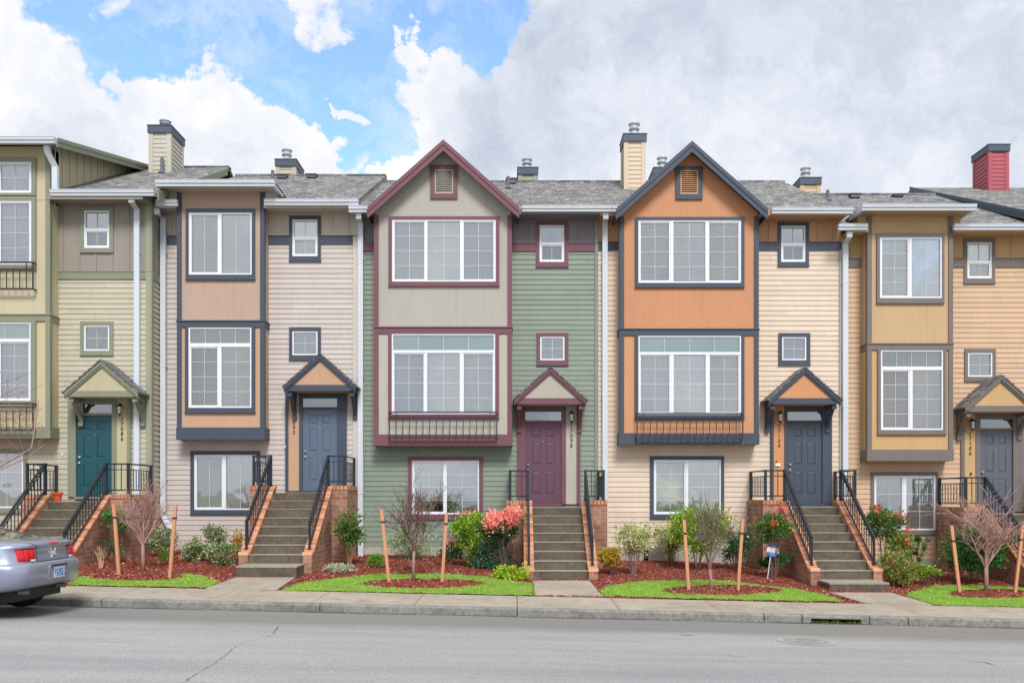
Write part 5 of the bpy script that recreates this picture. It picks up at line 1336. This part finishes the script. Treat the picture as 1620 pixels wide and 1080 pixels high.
SH('dwarf_conifer', 'dark green upright dwarf conifer beside the middle nandina', 'shrub', 1448, 868, 15, 23, D=19.9, leafk='conifer', n=1900, L=.035, W_=.006, stems=3, spread=.2)
SH('mounded_shrub', 'bushy loose green mound right of the 17104 bottom slab', 'shrub', 1422, 898, 28, 24, D=18.3, leafk='mixed', n=1900, L=.045, W_=.012, tips=('redberry', [(1436, 892, 5, 4), (1404, 887, 4, 3)]), tipn=12)
SH('golden_shrub', 'small spreading light green shrub at the right end of the nandina bed', 'shrub', 1463, 903, 20, 10, D=18.6, leafk='limegreen', n=600, L=.045, W_=.012)
SH('rounded_shrub', 'large round dark green shrub behind the rightmost bare tree', 'shrub', 1541, 866, 42, 32, D=19.0, leafk='dark', n=3600, L=.055, W_=.016, spread=.3, clumps=40)

# ------------------------------------------------------------------ young bare trees, stakes and ties
def grow(seed, forks, spreadx, vase=.55, curl=.12, levels=4, kids=(5, 4, 4, 3)):
    rn = random.Random(seed); seg = []
    def rec(p, d, L, r, lv):
        pts = [p]; n = 4; q = p; dd_ = d
        for k in range(n):
            dd_ = (dd_ + Vector((rn.gauss(0, curl), rn.gauss(0, curl), rn.gauss(0, curl) + .05))).normalized(); q = q + dd_ * L / n; pts.append(q)
        seg.append((pts, r, r * .55, lv))
        if lv >= levels: return
        for k in range(kids[lv]):
            f = rn.uniform(.3, 1.0) if lv else rn.uniform(.82, 1); i = min(n, max(1, int(f * n + .5)))
            a = rn.uniform(0, 6.28); t = vase * rn.uniform(.6, 1.25)
            sd = Vector((math.cos(a), math.sin(a), 0)); nd = (dd_ * math.cos(t) + sd * math.sin(t)).normalized()
            rec(pts[i], nd, L * rn.uniform(.55, .85) if lv else L * rn.uniform(.7, 1.0), r * .55, lv + 1)
    return seg, rec, rn
def bare_tree(seed, base, crown, label, mat, buds=None, fork=.34, vase=.55, curl=.12, r0=.032, kids=(5, 4, 4, 3), twig=.0052, clipu=None):
    bx, by = base[2:] if len(base) == 4 else G(*base[:2])
    D = by + DW; zb_ = zg(bx, by); u0, v0, u1, v1 = crown
    seg, rec, rn = grow(seed, 0, 0, vase, curl, kids=kids)
    ztop = Z(v0, D); H = ztop - zb_; zf = zb_ + H * fork
    tp = [Vector((bx, by, zb_ - .05)), Vector((bx + rn.gauss(0, .01), by, zb_ + H * fork * .5)), Vector((bx, by, zf))]
    for k in range(kids[0]):
        a = 6.28 * k / kids[0] + rn.uniform(-.4, .4); t = vase * rn.uniform(.35, 1.2)
        rec(Vector((0, 0, -.05 * rn.random())), Vector((math.cos(a) * math.sin(t), math.sin(a) * math.sin(t), math.cos(t))), rn.uniform(.4, .62), r0 * .55, 1)
    P = [p for s in seg for p in s[0]]
    sx_ = sorted(p.x for p in P); sz_ = sorted(p.z for p in P); xa, xb, zt = sx_[int(len(sx_) * .02)], sx_[int(len(sx_) * .98)], sz_[int(len(sz_) * .985)]
    X0, X1 = X(u0, D), X(u1, D)
    kl, kr, kz = (bx - X0) / -xa, (X1 - bx) / xb, (ztop - zf) / zt; ky = (kl + kr) / 2
    tr = lambda p: Vector((bx + p.x * (kl if p.x < 0 else kr), by + p.y * ky, zf + p.z * kz))
    if clipu: seg = [q for q in seg if all(CU + tr(p).x * F / (tr(p).y + DW) < clipu for p in q[0])]
    root = empty('young_tree', (bx, by, zb_), label, 'tree', 'staked young bare trees')
    mb = MB(); mb.tube(tp, [r0 * 1.15, r0, r0 * .85], 9); trunk = mb.build('trunk', TRUNKM, root, smooth=True, uv=False)
    mb = MB()
    for pts, ra, rb, lv in seg:
        mb.tube([tr(p) for p in pts], max(twig, ra), 5 if lv < 3 else 3, max(twig * .7, rb), cap=False)
    mb.build('branches', mat, root, smooth=True, uv=False)
    if buds:
        mb = MB()
        for pts, ra, rb, lv in seg:
            if lv >= 3:
                for p in pts[1:]:
                    for _ in range(3):
                        if rn.random() < .75: q = tr(p) + Vector((rn.gauss(0, .02), rn.gauss(0, .02), rn.gauss(0, .02))); leaf(mb, q, Vector((rn.gauss(0, 1), rn.gauss(0, 1), 1)), .03, .009, rn)
        mb.build('buds', leafm(buds), root, uv=False)
    return root, tr, D
bare_tree(8, (226, 903), (192, 763, 262, 905), 'dense twiggy bare young tree between the two leftmost stakes', TWIGP, fork=.30, vase=.50, kids=(6, 5, 4, 3), r0=.038)
bare_tree(12, (655, 916), (615, 768, 696, 905), 'open vase shaped bare young tree in front of the sage house', TWIGD, fork=.30, vase=.55, kids=(6, 5, 4, 3))
bare_tree(23, (1123, 932), (1090, 788, 1152, 930), 'slender grey bare young tree in front of the yellow green shrub', plain('greyish_bark', (124, 104, 98), .9), fork=.22, vase=.36, kids=(5, 4, 4, 3))
bare_tree(31, (1560, 934), (1506, 783, 1612, 930), 'wide pinkish bare young tree in front of the round dark shrub at right', TWIGP, fork=.26, vase=.62, kids=(6, 5, 4, 3), r0=.042)
bare_tree(44, (0, 0, -12.0, -4.3), (-190, 612, 56, 860), 'bare tree with red buds reaching in from the left edge', plain('light_bark', (150, 128, 112), .9), buds='redbuds', fork=.34, vase=.75, curl=.08, kids=(6, 4, 3, 2), r0=.05, clipu=78)
STK = paint('cedar_stake', (218, 156, 120), .8, .15, 30, .4, k=.85, wear=0)
RUB = plain('rubber_tie', (28, 28, 30), .6)
def stake(top, base, label, tie_v, tree_u):
    bx, by = G(*base); D = by + DW; zb_ = zg(bx, by); tx, tz = X(top[0], D), Z(top[1], D)
    root = empty('wooden_stake', (bx, by, zb_), label, 'stake', 'wooden tree stakes')
    mb = MB(); mb.bar((bx, by, zb_ - .1), (tx, by, tz), .06, .05); 
    mb.build('stake', STK, root)
    f = (tie_v - top[1]) / (base[1] - top[1]); px_ = tx + (bx - tx) * f; pz = tz + (zb_ - tz) * f
    mb = MB(); mb.box(px_ - .042, px_ + .042, by - .038, by + .038, pz - .014, pz + .014)
    ex = X(tree_u, D); n = 8; mb.tube([(px_ + (ex - px_) * k / n, by + .0, pz - .03 * math.sin(math.pi * k / n)) for k in range(n + 1)], .006, 5); mb.build('tie', RUB, root)
stake((180, 797), (189, 908), 'wooden stake in front of the leftmost brick wall, leaning left', 818, 224)
stake((278, 797), (268, 914), 'wooden stake right of the dense twiggy tree, before beige siding', 819, 228)
stake((603.5, 806), (616.5, 920), 'wooden stake left of the vase shaped tree at the sage house', 825, 652)
stake((706.5, 811), (699, 920), 'wooden stake right of the vase shaped tree, by the small pieris', 828, 658)
stake((1082, 822), (1090, 932), 'wooden stake left of the slender tree at the orange house', 843, 1120)
stake((1174.5, 823), (1167, 933), 'wooden stake right of the slender tree, before the dark pieris', 843, 1126)
stake((1505, 831), (1519, 937), 'wooden stake left of the wide tree at the peach house', 855, 1557)
stake((1618, 829), (1605, 936), 'wooden stake cut by the right edge of the picture', 853, 1563)

# ------------------------------------------------------------------ small objects
def sign():
    bx, by = G(1213.5, 916); D = by + DW; z0 = zg(bx, by); cx, cz = X(1222.5, D), Z(870, D); r = .148
    root = empty('yard_sign', (bx, by, z0), 'small blue and white octagonal yard sign on a leaning thin post', 'sign')
    mb = MB(); mb.bar((bx, by, z0 - .05), (cx - .03, by + .01, cz), .018, .010); mb.build('post', plain('sign_post', (206, 208, 212), .4), root)
    rot = -.16
    def P(a, b_, y): 
        return (cx + a * math.cos(rot) - b_ * math.sin(rot), y, cz + a * math.sin(rot) + b_ * math.cos(rot))
    y = by - .012
    oct_ = lambda R_: [(R_ * math.cos(math.pi / 8 + k * math.pi / 4), R_ * math.sin(math.pi / 8 + k * math.pi / 4)) for k in range(8)]
    mb = MB(); mb.prism([P(a, b_, y) for a, b_ in oct_(r)], (0, .008, 0)); face = mb.build('sign_face', plain('sign_blue', (52, 108, 190), .4), root)
    def clip(b0, b1, inset=.006):
        o = oct_(r - inset); pts = []
        def xs_at(b_):
            xs = []
            for k in range(8):
                (xa, ya), (xb, yb2) = o[k], o[(k + 1) % 8]
                if (ya - b_) * (yb2 - b_) <= 0 and abs(ya - yb2) > 1e-9: xs.append(xa + (xb - xa) * (b_ - ya) / (yb2 - ya))
            return min(xs), max(xs)
        l0, h0 = xs_at(b0); l1, h1 = xs_at(b1)
        pts = [(l0, b0), (h0, b0)] + sorted([p for p in o if b0 < p[1] < b1 and p[0] > 0], key=lambda p: p[1]) + [(h1, b1), (l1, b1)] + sorted([p for p in o if b0 < p[1] < b1 and p[0] < 0], key=lambda p: -p[1])
        return pts
    mb = MB(); mb.prism([P(a, b_, y - .002) for a, b_ in clip(-.045, .055)], (0, .0015, 0)); mb.build('white_band', plain('sign_white', (236, 238, 242), .4), face)
    mb = MB()
    for k, (a0, a1, b_) in enumerate([(-.10, .03, .034), (-.105, .02, .014), (-.08, .0, -.006), (-.10, .03, -.024)]):
        x_ = a0
        while x_ < a1:
            w_ = prn.uniform(.006, .014); mb.prism([P(x_, b_ - .005, y - .004), P(x_ + w_, b_ - .005, y - .004), P(x_ + w_, b_ + .005, y - .004), P(x_, b_ + .005, y - .004)], (0, .001, 0)); x_ += w_ + .006
    n = 20
    for k in range(n):
        a, b_ = 6.283 * k / n, 6.283 * (k + 1) / n; mb.prism([P(.083 + q * math.cos(t_), .004 + q * math.sin(t_), y - .004) for q, t_ in ((.026, a), (.036, a), (.036, b_), (.026, b_))], (0, .001, 0))
    mb.prism([P(.079, 0, y - .004), P(.087, 0, y - .004), P(.087, .02, y - .004), P(.079, .02, y - .004)], (0, .001, 0))
    mb.build('printing', plain('sign_orange', (226, 100, 60), .4), face)
    mb = MB()
    for b_, a0, a1 in ((.095, -.07, .07), (.078, -.1, .1), (-.07, -.1, .08), (-.09, -.07, .07), (-.108, -.05, .04)):
        x_ = a0
        while x_ < a1:
            w_ = prn.uniform(.008, .02); mb.prism([P(x_, b_ - .004, y - .003), P(x_ + w_, b_ - .004, y - .003), P(x_ + w_, b_ + .004, y - .003), P(x_, b_ + .004, y - .003)], (0, .001, 0)); x_ += w_ + .007
    mb.build('white_printing', plain('sign_paleblue', (150, 184, 226), .4), face)
sign()
def pot():
    D = 20.35; x, y = X(90.5, D), D - DW; z = Z(793, 19.65)
    root = empty('flower_pot', (x, y, z), 'orange terracotta pot on the landing left of the teal door', 'flower pot')
    mb = MB(); mb.lathe([(.085, 0), (.11, .17), (.13, .171), (.13, .22), (.115, .22), (.105, .19)], (x, y, z), 16); mb.build('pot', plain('terracotta', (214, 86, 50), .8), root, smooth=False)
    mb = MB(); mb.lathe([(.10, .192), (.02, .20)], (x, y, z), 12); mb.build('soil', plain('potting_soil', (40, 30, 26), .95), root)
pot()
# small fittings on the walls
def plate(root, u, v, w_, h_, D, mat, nm, proud=.03):
    y = D - DW; mb = MB(); x, z = X(u, D), Z(v, D); mb.box(x - w_ / 2, x + w_ / 2, y - proud - .02, y - .02, z - h_ / 2, z + h_ / 2); mb.box(x - w_ * .3, x + w_ * .3, y - proud - .032, y - proud - .0201, z - h_ * .3, z + h_ * .3); return mb.build(nm, mat, root)
plate(H4[0], 1468, 851, .115, .125, DW, plain('outlet_grey', (120, 122, 124), .5), 'outlet_box')
plate(H3[0], 1230, 735, .12, .08, DW - .04, plain('card_white', (226, 226, 220), .6), 'notice_card', .012)
plate(H3[0], 1228, 730, .03, .04, DW - .04, MATS['number_black'], 'doorbell', .014)
plate(H4[0], 1535.5, 749, .035, .06, DW - .04, MATS['number_black'], 'doorbell', .014)
plate(H0[0], 99.5, 719, .04, .06, 21.05, MATS['card_white'], 'wall_tag', .012)
plate(H1[0], 451.5, 706, .03, .05, DW - .045, MATS['card_white'], 'doorbell', .014)
plate(H3[0], 1022, 877, .11, .30, DW, plain('vent_slate', (84, 100, 122), .6), 'crawl_vent', .0)

# ------------------------------------------------------------------ parked coupe
def car():
    XR, YC = -6.74, 12.66 - DW
    zgr = zroad(XR - 1, YC)
    root = empty('parked_car', (XR - 2.4, YC, zgr), 'silver grey two door coupe parked at the kerb, its tail at the left edge', 'car')
    m, t, b = _mat('car_paint'); n = noise(t, 900, 1); r = ramp(t, n.outputs['Fac'], [(.3, lin((140, 146, 166))), (.7, lin((160, 166, 186)))])
    t.links.new(r.outputs[0], b.inputs['Base Color']); b.inputs['Metallic'].default_value = .55; b.inputs['Roughness'].default_value = .32; b.inputs['Coat Weight'].default_value = .8; b.inputs['Coat Roughness'].default_value = .04
    PAINT = m; LENS = plain('red_lens', (206, 22, 34), .12); BLK = plain('car_black', (20, 22, 26), .5); CHR = plain('chrome', (214, 218, 224), .12, .95)
    WP = lambda s_, t_, z_: (XR - s_, YC - t_, zgr + z_)
    rows = [(.40, .86, .20), (.43, .90, .10), (.48, .925, .03), (.58, .94, .0), (.70, .942, .0), (.755, .94, .02), (.775, .925, .03), (.79, .915, .07), (.80, .91, .075), (.90, .895, .085), (.985, .87, .10), (1.0, .86, .075), (1.03, .845, .06), (1.06, .81, .08), (1.085, .76, .13), (1.10, .70, .22)]
    LC = .62
    def rr(z):
        for a, b_ in zip(rows[:-1], rows[1:]):
            if a[0] <= z <= b_[0]: f = (z - a[0]) / (b_[0] - a[0]); return a[1] + (b_[1] - a[1]) * f, a[2] + (b_[2] - a[2]) * f
        return rows[-1][1:]
    def rear_s(t_, z):
        w_, r_ = rr(z); sp_ = min(1, (abs(t_) / w_) ** 2); ph = math.asin(sp_); return r_ + LC * (1 - math.cos(ph) ** .5)
    def ring(w_, r_, zz):
        pts = []
        NR = 36
        for k in range(NR + 1):
            ph = -math.pi / 2 + math.pi * k / NR; sn = math.sin(ph); t_ = w_ * math.copysign(abs(sn) ** .5, sn); pts.append((r_ + LC * (1 - abs(math.cos(ph)) ** .5), t_))
        NS = 64; fr = 4.72 - r_ * .6 - .9
        for k in range(1, NS): pts.append((r_ + LC + (fr - r_ - LC) * k / NS, w_))
        for k in range(NR + 1):
            ph = math.pi / 2 - math.pi * k / NR; sn = math.sin(ph); t_ = w_ * math.copysign(abs(sn) ** .5, sn); pts.append((fr + .9 * abs(math.cos(ph)) ** .6, t_))
        for k in range(1, NS): pts.append((fr - (fr - r_ - LC) * k / NS, -w_))
        out_ = []
        for s_, t_ in pts:
            z = zz
            if z > .78: z = .78 + (z - .78) * (1 if s_ < 2.9 else max(.45, 1 - (s_ - 2.9) * .28))
            if zz < .5 and s_ > .45: z = zz - (.5 - zz) * 1.3 * min(1, (s_ - .45) / .3)
            if abs(t_) > .6:
                for sc_ in (.98, 3.72):
                    d = .37 ** 2 - (s_ - sc_) ** 2
                    if d > 0: z = max(z, .33 + math.sqrt(d))
            out_.append(WP(s_, t_, z))
        return out_
    mb = MB(); rings = [ring(w_, r_, z) for z, w_, r_ in rows]
    c_ = [ring(.55, .5, 1.115), ring(.2, 1.2, 1.12)]
    rings += c_
    for R_ in rings: mb.v += R_
    n = len(rings[0])
    for k in range(len(rings) - 1):
        for j in range(n): mb.f.append((k * n + j, k * n + (j + 1) % n, (k + 1) * n + (j + 1) % n, (k + 1) * n + j)); mb.mi.append(0)
    body = mb.build('body', PAINT, root, smooth=True, uv=False)
    # cabin
    gr = [(1.09, .40, 3.35, .80), (1.17, .72, 3.05, .77), (1.27, 1.12, 2.72, .71), (1.345, 1.50, 2.42, .63), (1.385, 1.75, 2.2, .50), (1.395, 1.95, 2.0, .2)]
    mb = MB(); NP = 56
    for z, s0, s1, w_ in gr:
        for k in range(NP):
            a = 2 * math.pi * k / NP; cs, sn = math.cos(a), math.sin(a); mb.v.append(WP((s0 + s1) / 2 - (s1 - s0) / 2 * math.copysign(abs(cs) ** .6, cs), w_ * math.copysign(abs(sn) ** .45, sn), z))
    for k in range(len(gr) - 1):
        for j in range(NP):
            mb.f.append((k * NP + j, k * NP + (j + 1) % NP, (k + 1) * NP + (j + 1) % NP, (k + 1) * NP + j)); a = 2 * math.pi * (j + .5) / NP
            pill = abs(abs(math.cos(a)) - .80) < .12
            mb.mi.append(1 if k < 3 and not pill else 0)
    cg, tg, bgl = _mat('car_glass'); bgl.inputs['Base Color'].default_value = (.03, .06, .055, 1); bgl.inputs['Roughness'].default_value = .03; bgl.inputs['Coat Weight'].default_value = 1
    mb.build('cabin', [PAINT, cg], root, smooth=True, uv=False)
    def patch(nm, t0, t1, z0, z1, off, mat, nt_=10, nz=6, par=body, th=None):
        mb = MB()
        for i in range(nz + 1):
            for j in range(nt_ + 1):
                t_ = t0 + (t1 - t0) * j / nt_; z = z0 + (z1 - z0) * i / nz; edge = (i in (0, nz)) or (j in (0, nt_))
                mb.v.append(WP(rear_s(t_, z) - (off if not edge else -.004), t_, z))
        for i in range(nz):
            for j in range(nt_): a = i * (nt_ + 1) + j; mb.f.append((a, a + 1, a + nt_ + 2, a + nt_ + 1)); mb.mi.append(0)
        return mb.build(nm, mat, par, smooth=True, uv=False)
    for s in (1, -1):
        lb = patch('tail_lamp', s * .46, s * .76, .80, .998, .006, BLK)
        w_ = .099
        for k in range(3):
            a = .466 + k * w_; patch('lens', s * (a + .004), s * min(.757, a + w_ - .004), .808 if k else .845, .99, .022, LENS, par=lb)
        patch('reversing_lens', s * .472, s * (.56), .808, .842, .02, plain('clear_lens', (226, 206, 200), .15), par=lb)
    # dark seam lines round the boot panel
    def seam(a0, z0, a1, z1, th=.006):
        mb = MB(); n_ = 14
        pts = [WP(rear_s(a0 + (a1 - a0) * k / n_, z0 + (z1 - z0) * k / n_) - .002, a0 + (a1 - a0) * k / n_, z0 + (z1 - z0) * k / n_) for k in range(n_ + 1)]; mb.tube(pts, th, 4); return mb
    q = MB()
    for A in ((.42, .80, -.42, .80), (.42, .80, .42, .992), (-.42, .80, -.42, .992), (.42, .995, -.42, .995), (.42, .995, .54, 1.07), (-.42, .995, -.54, 1.07)):
        sm_ = seam(*A, .004); o = len(q.v); q.v += sm_.v; q.f += [tuple(i + o for i in f) for f in sm_.f]; q.mi += sm_.mi
    q.build('seam', BLK, body, uv=False)
    patch('brake_light', .14, -.14, 1.035, 1.062, .01, LENS)
    # badge: galloping horse outline in bright metal
    hp = [(-.075, .012), (-.06, .03), (-.035, .028), (-.01, .022), (.02, .03), (.035, .052), (.05, .062), (.058, .056), (.07, .046), (.066, .038), (.052, .040), (.046, .02), (.045, .0), (.07, -.012), (.078, -.03), (.068, -.03), (.06, -.018), (.03, -.014), (.0, -.012), (-.02, -.014), (-.035, -.03), (-.06, -.042), (-.064, -.034), (-.045, -.02), (-.04, -.004), (-.055, .008), (-.07, .0)]
    mb = MB(); s0 = rear_s(0, .89)
    mb.prism([WP(s0 - .016, -a * .95, .895 + b_ * 1.35) for a, b_ in hp], (-.014, 0, 0)); mb.build('badge', plain('badge_silver', (226, 230, 236), .35, .3), body, uv=False)
    # plate
    s1 = rear_s(0, .62)
    mb = MB(); mb.prism([WP(s1 - .004, .30, .52), WP(s1 - .004, -.30, .52), WP(s1 - .004, -.24, .735), WP(s1 - .004, .24, .735)], (-.01, 0, 0)); rec_ = mb.build('plate_recess', PAINT, body, uv=False)
    mb = MB(); mb.box(XR - s1 + .012, XR - s1 + .03, YC - .2, YC + .2, zgr + .715, zgr + .735); mb.build('plate_lamp', BLK, body)
    mb = MB(); mb.box(XR - s1 + .0101, XR - s1 + .016, YC - .145, YC + .145, zgr + .545, zgr + .70); pl = mb.build('licence_plate', plain('plate_white', (222, 228, 236), .4), body)
    mb = MB(); mb.box(XR - s1 + .0162, XR - s1 + .018, YC - .135, YC + .135, zgr + .565, zgr + .67); pb = mb.build('plate_field', plain('plate_blue', (44, 104, 190), .4), pl)
    V, Fc = [], []
    for k, ch in enumerate('2519'):
        cu = bpy.data.curves.new('digit', 'FONT'); cu.body = ch; cu.size = .125; cu.extrude = .001; cu.align_x = 'CENTER'; ob = bpy.data.objects.new('digit', cu); me = bpy.data.meshes.new_from_object(ob); b0 = len(V)
        V += [(XR - s1 + .0195 + v.co.z, YC - .10 + k * .067 + v.co.x, zgr + .575 + v.co.y) for v in me.vertices]; Fc += [tuple(b0 + i for i in p.vertices) for p in me.polygons]
        bpy.data.objects.remove(ob); bpy.data.curves.remove(cu); bpy.data.meshes.remove(me)
    mb = MB(); mb.v = V; mb.f = Fc; mb.mi = [0] * len(Fc); mb.build('plate_number', MATS['plate_white'], pl, uv=False)
    # lower valance, underbody, exhaust, wheels
    patch('valance', .80, -.80, .402, .44, .004, BLK)
    mb = MB(); mb.box(XR - 4.4, XR - .3, YC - .62, YC + .62, zgr + .24, zgr + .5); mb.build('underbody', BLK, root)
    for s in (1, -1):
        mb = MB(); mb.tube([WP(.6, s * .5, .37), WP(.16, s * .5, .37)], .034, 12); mb.build('exhaust', plain('exhaust_grey', (110, 112, 116), .5, .3), root, smooth=True, uv=False)
    for sc_ in (.98, 3.72):
        for s in (1, -1):
            cy = YC - s * .80; cx = XR - sc_; cz = zgr + .335
            def wl_(prof, nm, mat, par):
                mb = MB(); n_ = 32
                for r_, y_ in prof:
                    for j in range(n_): a = 6.2832 * j / n_; mb.v.append((cx + r_ * math.cos(a), cy + y_, cz + r_ * math.sin(a)))
                for k in range(len(prof) - 1):
                    for j in range(n_): mb.f.append((k * n_ + j, k * n_ + (j + 1) % n_, (k + 1) * n_ + (j + 1) % n_, (k + 1) * n_ + j)); mb.mi.append(0)
                return mb.build(nm, mat, par, smooth=True, uv=False)
            wh = wl_([(.215, -.11), (.30, -.115), (.33, -.095), (.335, 0), (.33, .095), (.30, .115), (.215, .11)], 'wheel', plain('tyre', (26, 26, 28), .85), root)
            mb = MB()
            for k in range(5):
                a = 6.2832 * k / 5; mb.bar((cx, cy - s * .08, cz), (cx + .21 * math.cos(a), cy - s * .085, cz + .21 * math.sin(a)), .06, .03)
            mb.build('rim', CHR, wh); wl_([(.218, -.10), (.20, -.02), (.20, .02), (.218, .10)], 'rim_barrel', CHR, wh)
car()
